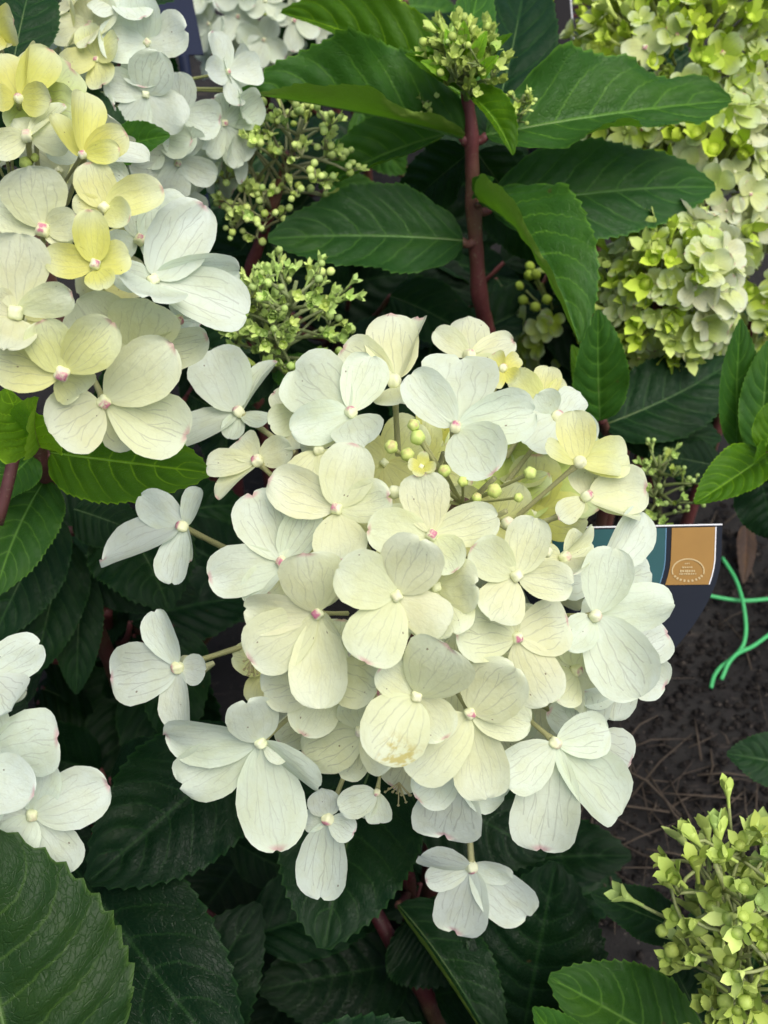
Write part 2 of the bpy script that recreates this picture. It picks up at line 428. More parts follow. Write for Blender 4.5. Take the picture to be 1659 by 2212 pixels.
STALK = unit_stalk()

def frame_z(z, spin=0.0):
    z = z.normalized(); r = Vector((1, 0, 0)) if abs(z.x) < .8 else Vector((0, 1, 0))
    x = (r - z * r.dot(z)).normalized(); y = z.cross(x)
    m = Matrix((x, y, z)).transposed()
    return m @ Matrix.Rotation(spin, 3, 'Z')
def set_mat(o, m3, loc, sx=1, sy=1, sz=1):
    m = Matrix.Identity(4); cols = [m3.col[0] * sx, m3.col[1] * sy, m3.col[2] * sz]
    for i in range(3):
        for j in range(3): m[i][j] = cols[j][i]
        m[i][3] = loc[i]
    o.matrix_local = m

TONES = {'white': (.75, .83, .71), 'cream': (.78, .81, .53), 'cool': (.74, .82, .65), 'yellow': (.76, .78, .35), 'lemon': (.72, .72, .20), 'lime': (.50, .65, .08), 'pale': (.60, .72, .21), 'limecream': (.72, .79, .36)}
def tone(name, j=.03):
    c = TONES[name]; k = 1 + U(-j, j); return tuple(min(.86, max(0, x * k + U(-.012, .012))) for x in c)

def stalk(parent, a, b, rad, color, name='pedicel'):
    d = b - a
    o = bpy.data.objects.new(name, STALK); COL.objects.link(o); o.parent = parent; o.color = (*color, 1)
    set_mat(o, frame_z(d), a, rad, rad, d.length); return o
def petal_at(parent, B, T, wd, roll, off, color, normal_hint, bank=PETALS):
    a = (T - B); L = a.length; a = a / L
    n = normal_hint - a * normal_hint.dot(a)
    if n.length < 1e-4: n = UP - a * UP.dot(a)
    n.normalize(); n = Matrix.Rotation(roll, 3, a) @ n
    y = n.cross(a)
    o = bpy.data.objects.new('petal', random.choice(bank)); COL.objects.link(o); o.parent = parent; o.color = (*color, 1)
    m3 = Matrix((a, y, n)).transposed()
    set_mat(o, m3, a * L * .03 + n * off, L * .97, wd, L * .9); return o

def floret(head, c, d, tn, petals, hc, hr, core, button=13.5, ped=True):
    """one four-petalled floret: c its eye, petals (tip x, tip y, apparent width[, +1 deeper / -1 nearer])"""
    B = P(c[0], c[1], d); loc0 = head.location
    rx, ry = (c[0] - hc[0]) / hr, (c[1] - hc[1]) / hr
    rr = min(1.0, math.hypot(rx, ry)); s = mpx(d)
    out = (-FWD * math.sqrt(max(.08, 1 - rr * rr)) + RIGHT * rx - UP * ry).normalized()
    f = bpy.data.objects.new('floret', BUTTON); COL.objects.link(f); f.parent = head
    f.color = (*tone('cream'), 1)
    br = button * s
    f.matrix_local = Matrix.Translation(B - loc0 + out * br * .5)
    view = (CAM - B).normalized()
    # the eye itself is the floret mesh; it is scaled through a delta so that its petals keep metres
    pl = []
    for k, pt in enumerate(petals):
        tx, ty, wp = pt[:3]
        ex, ey = tx - c[0], ty - c[1]; app = math.hypot(ex, ey) * s
        cosang = (ex * rx + ey * ry) / (math.hypot(ex, ey) * max(rr, .05))
        dz = app * (-.16 + .62 * rr * cosang)
        wt = wp * s * 1.14; L = app
        if app < 1.22 * wt:
            fs = math.sqrt(max(0, (1.22 * wt) ** 2 - app ** 2)) * .8
            sg = (pt[3] if len(pt) > 3 else (1 if dz > 0 else -1)); dz = sg * max(abs(dz), fs)
        elif len(pt) > 3: dz = pt[3] * max(abs(dz), .35 * app)
        Ltrue = math.hypot(app, dz); wtrue = max(wt, .62 * Ltrue)
        roll = math.acos(min(1, max(.12, wt / wtrue)))
        roll *= (1 if (ex * ry - ey * rx) > 0 else -1)
        T = P(tx, ty, d + dz)
        pl.append(petal_at(f, Vector((0, 0, 0)) , T - B, wtrue, roll, -.0005 * (k % 2) - .0003 * k, tone(tn), view + out * .08))
    if ped:
        e = core - B; e = e.normalized() * min(e.length, U(.022, .030))
        stalk(f, -out * br * .5 + e * .02, e, br * .42, (.50, .50, .24))
    return f, B, out, br, pl

# the eye mesh is shared at unit size, so eyes are children-free copies scaled per use
EYES = {}
def eye_mesh(r, out):
    key = round(r * 1e5)
    me = BUTTON.copy(); me.transform(frame_z(out, U(0, 6)).to_4x4() @ Matrix.Scale(r, 4)); me.name = 'floret'
    return me

def explicit_head(name, label, hc, hr, hd, hR, data, group, sink=None, tilt=0):
    """hc/hr: centre and radius in picture units, hd: distance of the centre, hR: depth radius in metres"""
    C = P(hc[0], hc[1], hd)
    head = thing(name, label, 'hydrangea', Vector((C.x, C.y, 0)), group)
    core = C + FWD * .012
    for row in data:
        c, off, tn, petals = row[:4]; opt = row[4] if len(row) > 4 else {}
        rr = math.hypot(c[0] - hc[0], c[1] - hc[1]) / hr
        d = hd - hR * math.sqrt(max(0, 1 - rr * rr)) + off * .001
        if 'd' in opt: d = opt['d']
        f, B, out, br, pl = floret(head, c, d, tn, petals, hc, hr, P(*opt['ped']) if 'ped' in opt else core, opt.get('eye', 13.0) * 1.15)
        f.data = eye_mesh(br, out)
        if 'stain' in opt:
            c = pl[opt['stain']]; me = c.data.copy(); me.materials.clear(); me.materials.append(M_STAIN); c.data = me; c['label'] = 'petal with a yellow brown blotch'
        if 'ped' in opt:
            for ch in f.children:
                if ch.name.startswith('pedicel'):
                    e = P(*opt['ped']) - B; set_mat(ch, frame_z(e), Vector((0, 0, 0)), br * .5, br * .5, e.length)
    return head, C, core

def natural_floret(head, B, nrm, L, tn, cup, eye=.0022, bank=PETALS, np_=4, core=None, pedr=.0007):
    f = bpy.data.objects.new('floret', None if False else eye_mesh(eye, nrm)); COL.objects.link(f); f.parent = head
    f.color = (*tone('cream' if tn not in ('lime', 'pale') else 'pale'), 1)
    f.matrix_local = Matrix.Translation(B - head.location)
    m = frame_z(nrm, U(0, 6.28))
    for k in range(np_):
        a = k * 6.2832 / np_ + U(-.18, .18); cu = cup + U(-.15, .15); l = L * U(.85, 1.12)
        dirv = m @ Vector((math.cos(a) * math.cos(cu), math.sin(a) * math.cos(cu), math.sin(cu)))
        petal_at(f, Vector((0, 0, 0)), dirv * l, l * U(.74, .98), U(-.15, .15), -.0004 * (k % 2), tone(tn), nrm, bank)
    if core is not None:
        e = core - B; e = e.normalized() * min(e.length, L * 1.5); stalk(f, Vector((0, 0, 0)), e, pedr, (.42, .46, .18))
    return f

def stem_down(head, tops, radius, color, lean=(0, 0), extra=None):
    """the woody stalk from the flower down into the ground, with any side branches"""
    tb = Tubes(); top = Vector(tops[-1]); foot = Vector((top.x + lean[0], top.y + lean[1], -.02))
    pts = bez(foot, Vector((foot.x * .6 + top.x * .4, foot.y * .6 + top.y * .4, top.z * .55)), Vector(tops[0]), 12) + [Vector(t) for t in tops[1:]]
    n = len(pts); tb.tube(pts, [radius * (1.25 - .45 * i / (n - 1)) for i in range(n)], 10)
    for e in (extra or []): tb.tube(*e)
    return tb.make('stem', M_STEM, head, color)
RED = (.17, .045, .045); GREEN = (.20, .27, .08); CREAMG = (.42, .43, .20)

# ================================================================ main flower head
HC, HR = (880, 1330), 540
MAIN = [
 ((760, 897), 0, 'cool', [(636, 800, 140), (806, 772, 92), (630, 938, 84), (788, 962, 100)]),
 ((982, 928), -6, 'cool', [(992, 776, 150), (884, 812, 88), (1156, 893, 104), (1062, 1024, 118)]),
 ((852, 832), 6, 'cream', [(846, 686, 104), (738, 758, 88), (906, 690, 55), (868, 872, 100)], {'eye': 15}),
 ((1012, 775), 14, 'cream', [(1008, 691, 84), (937, 720, 50), (1110, 742, 56), (1075, 820, 60)]),
 ((1085, 800), -2, 'lemon', [(1064, 768, 34), (1122, 774, 34), (1066, 838, 32), (1112, 820, 36)], {'eye': 9}),
 ((1170, 868), 8, 'yellow', [(1182, 798, 56), (1100, 812, 54), (1224, 840, 46), (1165, 930, 70)]),
 ((1247, 1003), -2, 'yellow', [(1232, 892, 76), (1354, 985, 84), (1338, 1018, 44), (1180, 955, 36)]),
 ((1262, 1075), 10, 'cream', [(1392, 1058, 96), (1380, 1112, 50), (1250, 1010, 60), (1205, 1120, 50)]),
 ((729, 1102), -2, 'cream', [(768, 961, 104), (582, 1038, 96), (846, 1076, 84), (738, 1214, 104)]),
 ((613, 1216), 2, 'cool', [(546, 1064, 110), (680, 1100, 80), (453, 1248, 100), (528, 1298, 56)]),
 ((932, 1158), -1, 'cream', [(908, 1024, 96), (793, 1146, 90), (1076, 1118, 84), (980, 1232, 80)]),
 ((857, 1288), -9, 'cream', [(729, 1226, 112), (908, 1166, 122), (788, 1430, 122), (968, 1352, 88)]),
 ((689, 1325), -3, 'cream', [(664, 1194, 122), (529, 1318, 80), (540, 1424, 120), (694, 1530, 112), (752, 1420, 40)]),
 ((1112, 1245), -5, 'cream', [(1152, 1118, 86), (1018, 1182, 86), (1236, 1264, 78), (1062, 1336, 96)]),
 ((1113, 1376), 1, 'cream', [(980, 1362, 108), (1060, 1310, 66), (1226, 1338, 110), (1184, 1522, 108)]),
 ((1280, 1330), -5, 'cool', [(1318, 1182, 98), (1454, 1303, 96), (1378, 1506, 132), (1216, 1396, 70)]),
 ((1330, 1425), 14, 'white', [(1437, 1366, 84), (1434, 1482, 90), (1318, 1555, 80), (1240, 1502, 104)]),
 ((1300, 1250), 18, 'white', [(1400, 1236, 104), (1384, 1104, 82), (1190, 1240, 90), (1300, 1380, 90)]),
 ((900, 1500), -7, 'cream', [(970, 1392, 138), (812, 1638, 132), (964, 1594, 88), (822, 1440, 74)], {'stain': 1}),
 ((1013, 1537), 2, 'cream', [(1112, 1436, 124), (1146, 1556, 84), (1052, 1724, 110), (888, 1678, 110)]),
 ((1195, 1600), -5, 'cool', [(1088, 1690, 96), (1313, 1572, 90), (1338, 1756, 112), (1162, 1838, 132)]),
 ((1272, 1592), 12, 'white', [(1358, 1642, 100), (1246, 1492, 110), (1180, 1530, 70), (1300, 1700, 80)]),
 ((568, 1600), -8, 'cool', [(536, 1509, 100), (358, 1586, 92), (389, 1694, 112), (604, 1838, 132), (690, 1702, 48), (622, 1634, 40)]),
 ((710, 1762), -2, 'white', [(694, 1936, 100), (767, 1792, 54), (698, 1700, 64), (654, 1770, 44)]),
 ((815, 1708), 6, 'cool', [(732, 1742, 60), (822, 1778, 52), (770, 1755, 50)], {'eye': 8}),
 ((1017, 1866), 2, 'white', [(904, 1842, 46), (918, 1896, 54), (980, 2010, 106), (1142, 1978, 96), (1105, 1894, 44)], {'ped': (1008, 1720, .40)}),
 ((985, 1650), 10, 'white', [(958, 1804, 136), (1090, 1720, 100), (900, 1720, 90), (960, 1560, 90)]),
 ((780, 1575), 10, 'cream', [(657, 1632, 110), (728, 1672, 96), (770, 1500, 80), (850, 1640, 90)]),
 ((722, 1442), 8, 'cream', [(570, 1494, 108), (654, 1586, 100), (815, 1480, 116), (740, 1340, 90)]),
 ((942, 1268), 6, 'cream', [(1030, 1262, 104), (978, 1368, 108), (880, 1210, 90), (860, 1350, 80)]),
 ((520, 895), 4, 'cool', [(456, 763, 118), (598, 782, 30), (378, 960, 62), (500, 950, 44), (584, 908, 34)], {'ped': (640, 985, .40)}),
 ((560, 1000), 12, 'cream', [(450, 1012, 56), (470, 1078, 34), (518, 952, 66), (630, 968, 60)]),
 ((400, 1140), 4, 'white', [(225, 1214, 72), (376, 1264, 66), (308, 1072, 72), (434, 1056, 40), (412, 1216, 26)], {'ped': (500, 1190, .40)}),
 ((390, 1440), -2, 'white', [(340, 1316, 64), (243, 1462, 118), (396, 1578, 62), (316, 1478, 44), (446, 1446, 60)], {'ped': (545, 1390, .39)}),
 ((648, 905), 12, 'cream', [(585, 925, 64), (660, 970, 80), (700, 850, 60), (590, 850, 50)]),
 ((692, 975), 8, 'cream', [(712, 928, 54), (648, 975, 86), (745, 1050, 70), (640, 1060, 70)]),
 ((1200, 905), 14, 'white', [(1248, 854, 64), (1130, 962, 96), (1280, 960, 70), (1160, 860, 60)]),
 ((1215, 1205), 10, 'cream', [(1258, 1160, 60), (1228, 1240, 84), (1278, 1140, 26), (1150, 1210, 60)]),
 ((1240, 1445), 10, 'cream', [(1290, 1500, 110), (1190, 1500, 90), (1260, 1350, 90), (1150, 1440, 80)]),
]
main_head, CM, core_m = explicit_head('hydrangea_flower_head', 'large round creamy white hydrangea head beside the teal and ochre plant tag', HC, HR, .392, .085, MAIN, 'hydrangea flower heads')
# buds still closed in the crown of the head
def crown_bud(head, x, y, d, r, tn, joint):
    B = P(x, y, d); o = bpy.data.objects.new('bud', BIGBUD if r > 12 else BUDM); COL.objects.link(o); o.parent = head; o.color = (*tone(tn), 1)
    rad = r * .84 * mpx(d); z = (CAM - B).normalized() * .6 + Vector((0, 0, .5)) + Vector((U(-.3, .3), U(-.3, .3), 0))
    set_mat(o, frame_z(z, U(0, 6)), B - head.location, rad, rad, rad)
    if joint is not None:
        e = P(*joint) - B
        q = bpy.data.objects.new('pedicel', STALK); COL.objects.link(q); q.parent = head; q.color = (.50, .52, .22, 1)
        set_mat(q, frame_z(e), B - head.location, rad * .3, rad * .3, e.length)
for x, y, r, tn in ((845, 965, 19, 'pale'), (902, 945, 21, 'pale'), (880, 982, 19, 'pale'), (960, 1017, 17, 'pale'), (852, 1063, 19, 'cream'), (1097, 1130, 18, 'cream'), (1068, 1060, 20, 'pale'), (1145, 1022, 18, 'pale'), (893, 918, 17, 'pale'), (1180, 1192, 17, 'cream'), (820, 1640, 14, 'cream'), (1030, 1075, 14, 'pale'), (1120, 1075, 13, 'pale'), (1000, 1040, 15, 'pale')):
    crown_bud(main_head, x, y, .322 if y < 1200 else .36, r, tn, (1000, 1090, .350) if y < 1200 else (900, 1560, .38))
fl = natural_floret(main_head, P(910, 1008, .312), (CAM - P(910, 1012, .318)).normalized() + Vector((0, 0, .6)), .0044, 'lemon', .55, .0009, SMALL, 4, P(1000, 1090, .35))
# hidden florets that fill the ball of the head, all round it
def fill(head, C, Rm, n, L, tn, zlo=-.9, seed=1, keep=None):
    r = random.Random(seed); g = math.pi * (3 - math.sqrt(5))
    for i in range(n):
        z = 1 - 2 * (i + .5) / n
        if z < zlo: continue
        q = math.sqrt(1 - z * z); dv = Vector((q * math.cos(g * i), q * math.sin(g * i), z))
        B = C + Vector((dv.x * Rm[0], dv.y * Rm[1], dv.z * Rm[2])) * r.uniform(.92, 1.04)
        if keep and not keep(B, dv): continue
        natural_floret(head, B, (dv + Vector((r.uniform(-.3, .3), r.uniform(-.3, .3), .15))).normalized(), L * r.uniform(.85, 1.1), r.choice(tn), r.uniform(.1, .45), .0018, PETALS, 4, C)
def main_keep(B, dv):
    x, y, d = to_px(B)
    if dv.dot((CAM - CM).normalized()) > .55: return False     # the front is built floret by floret above
    return math.hypot(x - 880, y - 1350) < 300
fill(main_head, CM + FWD * .004, (.062, .062, .058), 46, .019, ['cream', 'cream', 'yellow'], -.8, 3, main_keep)
for i in range(16):                     # yellow-green inner florets glimpsed between the outer ones
    a = U(0, 6.28); q = 330 * math.sqrt(U(0, 1)); x, y = 890 + q * math.cos(a), 1340 + q * math.sin(a) * 1.0
    if 780 < x < 1150 and y < 1130: continue
    B = P(x, y, .345 + .05 * (q / 330) ** 2); natural_floret(main_head, B, (CAM - B).normalized() + Vector((U(-.4, .4), U(-.4, .4), U(0, .4))), .018, random.choice(['cream', 'yellow']), .25, .0018, PETALS, 4, core_m)
for x, y, d in ((1000, 1120, .400), (1090, 1060, .402), (1150, 1110, .404), (1190, 1020, .408), (900, 1010, .400), (830, 1000, .396), (1080, 980, .405), (1150, 950, .410), (950, 960, .405), (640, 1200, .40)):
    B = P(x, y, d); natural_floret(main_head, B, (CAM - B).normalized() + Vector((U(-.4, .4), U(-.4, .4), U(0, .5))), .020, random.choice(['lemon', 'yellow', 'pale']), .2, .0018, PETALS, 4, core_m)
ex = []
for k in range(16):
    a = k * 2.4; q = 60 + 200 * (k / 16)
    e = P(990 + q * math.cos(a), 1150 + q * math.sin(a) * .7, .345 + .02 * k / 16)
    ex.append((bez(core_m + Vector((0, 0, -.01)), (core_m + e) / 2 + UP * .012, e, 6), [.0016, .0015, .0013, .0012, .0010, .0009], 6))
stem_down(main_head, [core_m - Vector((0, 0, .05)), core_m, P(1000, 1090, .352)], .0042, RED, (.0, .0))
tb = Tubes()
for e in ex: tb.tube(*e)
tb.make('flower_stalks', M_STEM, main_head, CREAMG)
# one fertile flower with stamens hanging below the head
def stamens(head, x, y, d):
    B = P(x, y, d); tb = Tubes(); s = mpx(d)
    for k in range(9):
        a = U(-1.3, 1.0); L = U(25, 55) * s
        e = B + (RIGHT * math.sin(a) * .6 - UP * math.cos(a) * .9 - FWD * U(-.3, .5)) * L
        tb.tube(bez(B, (B + e) / 2 - FWD * .001, e, 5), [.00022] * 5, 5)
        tb.tube([e - UP * .0004, e, e + UP * .0004 - RIGHT * .0002], [.0002, .0006, .0002], 6)
    tb.make('stamens', M_STEM, head, (.55, .50, .25))
stamens(main_head, 862, 1690, .365); stamens(main_head, 545, 1420, .372)

# ================================================================ pale yellow head, upper left corner
LEFT = [
 ((37, 675), -4, 'cream', [(46, 503, 116), (158, 636, 68), (-20, 640, 60), (18, 745, 92)], {'eye': 17}),
 ((135, 803), -10, 'yellow', [(88, 688, 88), (244, 692, 98), (-22, 772, 98), (184, 852, 86)], {'eye': 17}),
 ((223, 863), -3, 'cream', [(374, 742, 118), (112, 932, 128), (308, 950, 112), (405, 938, 130), (200, 934, 90)], {'eye': 15}),
 ((288, 775), 12, 'cream', [(160, 650, 132), (320, 650, 132), (447, 726, 76), (330, 860, 90)]),
 ((205, 572), -4, 'lemon', [(192, 453, 68), (95, 558, 66), (280, 548, 64), (222, 617, 58)], {'eye': 12}),
 ((328, 605), 8, 'white', [(438, 441, 118), (533, 680, 112), (320, 640, 130, -1), (516, 590, 90), (240, 590, 60)]),
 ((95, 500), 2, 'cream', [(64, 363, 122), (-12, 440, 88), (168, 478, 64), (158, 520, 30)], {'eye': 16}),
 ((224, 452), 2, 'yellow', [(352, 412, 72), (190, 352, 78), (276, 476, 60), (156, 442, 46)], {'eye': 12}),
 ((178, 338), -6, 'lemon', [(182, 202, 66), (274, 292, 64), (258, 326, 46), (122, 242, 40)], {'eye': 9, 'ped': (128, 415, .36)}),
 ((42, 218), -6, 'lemon', [(112, 112, 74), (-10, 120, 84), (108, 222, 64), (-5, 215, 50), (64, 98, 22)], {'eye': 10, 'ped': (45, 300, .36)}),
 ((75, 235), 12, 'pale', [(158, 150, 110), (160, 250, 100), (30, 290, 80), (0, 180, 80)]),
 ((-5, 70), -4, 'lemon', [(32, 55, 74), (-40, 20, 60), (-30, 110, 60), (25, 95, 40)]),
 ((60, 300), 4, 'cream', [(142, 232, 30), (150, 300, 70), (28, 262, 60), (-20, 330, 60)]),
 ((185, 335), 16, 'white', [(322, 352, 44), (270, 400, 60), (100, 300, 80), (210, 280, 70)]),
 ((300, 520), 20, 'white', [(400, 430, 90), (300, 430, 70), (390, 560, 80), (230, 540, 60)]),
 ((380, 690), 20, 'white', [(430, 700, 70), (405, 640, 60), (350, 720, 60), (420, 660, 60)]),
 ((20, 590), 18, 'cream', [(-30, 560, 70), (90, 600, 60), (20, 660, 70), (50, 540, 60)]),
]
left_head, CL, core_l = explicit_head('hydrangea_flower_head', 'pale yellow hydrangea head with several lemon florets above a bright serrated leaf', (70, 560), 470, .375, .075, LEFT, 'hydrangea flower heads')
for x, y, r in ((10, 318, 16), (55, 352, 17), (25, 330, 13), (75, 340, 12), (-10, 345, 15)): crown_bud(left_head, x, y, .325, r, 'pale', (30, 430, .35))
def left_keep(B, dv):
    x, y, d = to_px(B)
    return dv.dot((CAM - CL).normalized()) < .5 and math.hypot((x - 40), (y - 560) * .95) < 300
fill(left_head, CL + FWD * .006, (.052, .052, .06), 40, .019, ['cream', 'yellow', 'cream'], -.8, 5, left_keep)
stem_down(left_head, [core_l - Vector((0, 0, .05)), core_l, P(60, 420, .36)], .0040, (.20, .09, .07), (-.01, .01))

# ================================================================ white head with pink eyes, lower left edge
LOW = [
 ((68, 1757), 0, 'white', [(234, 1690, 112), (152, 1884, 104), (16, 1846, 84), (108, 1652, 60), (-30, 1760, 60)]),
 ((-40, 1670), -6, 'white', [(76, 1712, 112), (-60, 1580, 90), (-140, 1700, 100), (-50, 1780, 100)]),
 ((-25, 1618), 5, 'white', [(128, 1592, 128), (-40, 1500, 90), (-120, 1640, 90), (0, 1720, 80)]),
 ((-40, 1470), 2, 'white', [(90, 1392, 88), (22, 1530, 120), (-120, 1400, 80), (-130, 1530, 90)]),
]
low_head, CLo, core_lo = explicit_head('hydrangea_flower_head', 'cool white hydrangea florets with pink eyes just above the large veined leaf', (-60, 1640), 330, .37, .05, LOW, 'hydrangea flower heads')
fill(low_head, CLo + FWD * .004 - RIGHT * .01, (.04, .04, .04), 26, .019, ['white', 'cool'], -.8, 8, lambda B, dv: dv.dot((CAM - CLo).normalized()) < .4 and to_px(B)[0] < -20)
stem_down(low_head, [core_lo - Vector((0, 0, .04)), core_lo], .0036, RED, (-.01, .01))

# ================================================================ heads further back
def far_head(label, cx, cy, d, rad, n, L, picker, seed, group='hydrangea flower heads', tilt=(0, 0, 1), stem_c=RED, zlo=-.35, lean=(0, .0), keep=None, bank=PETALS, cups=(.1, .4)):
    """a panicle: florets and buds over an ellipsoid of semi-axes rad (across, away, up)"""
    r = random.Random(seed); C = P(cx, cy, d)
    head = thing('hydrangea_flower_head', label, 'hydrangea', Vector((C.x, C.y, 0)), group)
    g = math.pi * (3 - math.sqrt(5)); view = (CAM - C).normalized()
    T = frame_z(Vector(tilt))
    for i in range(n):
        z = 1 - (1 - zlo) * (i + .5) / n
        q = math.sqrt(max(0, 1 - z * z)); a = g * i + r.uniform(-.2, .2)
        dv0 = Vector((q * math.cos(a), q * math.sin(a), z))
        loc = T @ Vector((dv0.x * rad[0], dv0.y * rad[1], dv0.z * rad[2])) * (r.uniform(.74, 1.06) if cups[1] > .5 else r.uniform(.88, 1.06))
        dv = (T @ Vector((dv0.x / rad[0], dv0.y / rad[1], dv0.z / rad[2]))).normalized()
        B = C + loc
        if dv.dot(view) < -.45: continue
        px, py, _ = to_px(B)
        if keep and not keep(px, py): continue
        kind, tn, k = picker(px, py, z, r)
        nr = (dv + Vector((r.uniform(-.35, .35), r.uniform(-.35, .35), .25))).normalized()
        if kind == 'floret':
            natural_floret(head, B, nr, L * k, tn, r.uniform(*cups), .0016 * k, bank, 4, C)
        else:
            me = random.choice(TULIPS) if kind == 'tulip' else BUDM
            o = bpy.data.objects.new('opening_bud' if kind == 'tulip' else 'bud', me); COL.objects.link(o); o.parent = head; o.color = (*tone(tn, .1), 1)
            sz = L * k * (.50 if kind == 'tulip' else .30)
            set_mat(o, frame_z(nr, r.uniform(0, 6)), B + nr * r.uniform(0, .008) - head.location, sz, sz, sz)
            stalk(head, B - head.location, (C - B) * .4 + B - head.location, sz * .22, (.45, .54, .16))
    stem_down(head, [C - Vector((0, 0, .03)), C], .0035, stem_c, lean)
    return head, C

def pk_white(px, py, z, r):
    if px < 250 and py < 140: return ('floret', r.choice(['cream', 'cream', 'yellow']), r.uniform(.8, 1.1)) if r.random() < .75 else ('tulip', 'lime', .9)
    return 'floret', r.choice(['white', 'white', 'cool']), r.uniform(.9, 1.15)
far_head('white cone shaped hydrangea head standing in front of the navy plant tag', 315, 190, .47, (.040, .038, .050), 64, .0165, pk_white, 11, keep=lambda x, y: not (y > 330 and x < 260) and not (y < 150 and x > 290 + y * .75), zlo=-.8)
far_head('blurred white hydrangea head in the shade behind the navy plant tag', 560, 45, .72, (.038, .035, .045), 44, .0165, lambda *a: ('floret', a[3].choice(['white', 'cool']), a[3].uniform(.9, 1.1)), 12, zlo=-.7)
def pk_lime(px, py, z, r):
    if py < 175 and r.random() < .62: return 'tulip', r.choice(['lime', 'lime', 'pale']), r.uniform(.8, 1.2)
    if r.random() < .22: return 'tulip', 'lime', r.uniform(.8, 1.2)
    return 'floret', r.choice(['pale', 'pale', 'limecream', 'lime'] if py < 330 else ['pale', 'limecream', 'limecream', 'cream']), r.uniform(.75, 1.25)
far_head('big lime green hydrangea head, mostly closed buds, behind the broad right leaf', 1470, 170, .60, (.062, .055, .055), 420, .0105, pk_lime, 13, zlo=-.75, cups=(.2, .7))
far_head('pale cream hydrangea florets hanging below the lime green budded head', 1530, 420, .59, (.034, .034, .052), 170, .0130, lambda px, py, z, r: ('floret', r.choice(['limecream', 'pale', 'cream', 'limecream']), r.uniform(.7, 1.15)) if r.random() < .8 else ('tulip', 'lime', 1.0), 14, zlo=-.8)
def pk_mid(px, py, z, r):
    if px > 1500 or py > 800: return 'floret', r.choice(['limecream', 'cream', 'pale', 'pale']), r.uniform(1.0, 1.4)
    if r.random() < .45: return 'tulip', r.choice(['lime', 'lime', 'pale']), r.uniform(.8, 1.2)
    return 'floret', r.choice(['pale', 'lime', 'pale', 'limecream']), r.uniform(.6, 1.0)
far_head('lime and cream hydrangea head between the drooping leaf and the right shoot', 1425, 650, .555, (.032, .034, .050), 320, .0100, pk_mid, 15, zlo=-.85, tilt=(.08, -.4, 1), cups=(.2, .7))
far_head('yellow green hydrangea head with tiny clustered florets along the right shoot', 1650, 620, .60, (.032, .034, .045), 120, .0095, lambda px, py, z, r: ('floret', r.choice(['pale', 'lime', 'pale']), r.uniform(.7, 1.1)) if r.random() < .6 else ('tulip', 'lime', r.uniform(.8, 1.1)), 16, zlo=-.75, cups=(.2, .7))
far_head('shaded green hydrangea florets tucked under the drooping leaf', 1200, 690, .62, (.022, .025, .034), 50, .0100, lambda px, py, z, r: ('floret', r.choice(['pale', 'lime']), r.uniform(.8, 1.2)) if r.random() < .6 else ('bud', 'lime', 1.0), 17, zlo=-.7)
far_head('distant green budded hydrangea head behind the black tags', 1300, 20, .95, (.06, .05, .05), 90, .0100, lambda px, py, z, r: (r.choice(['tulip', 'bud']), 'lime', r.uniform(.8, 1.2)), 18, zlo=-.6)
far_head('distant lime green bud cluster at the top beyond the bright curled leaf', 720, 30, .85, (.05, .04, .04), 80, .0095, lambda px, py, z, r: (r.choice(['tulip', 'bud']), 'lime', r.uniform(.8, 1.2)), 19, zlo=-.6)

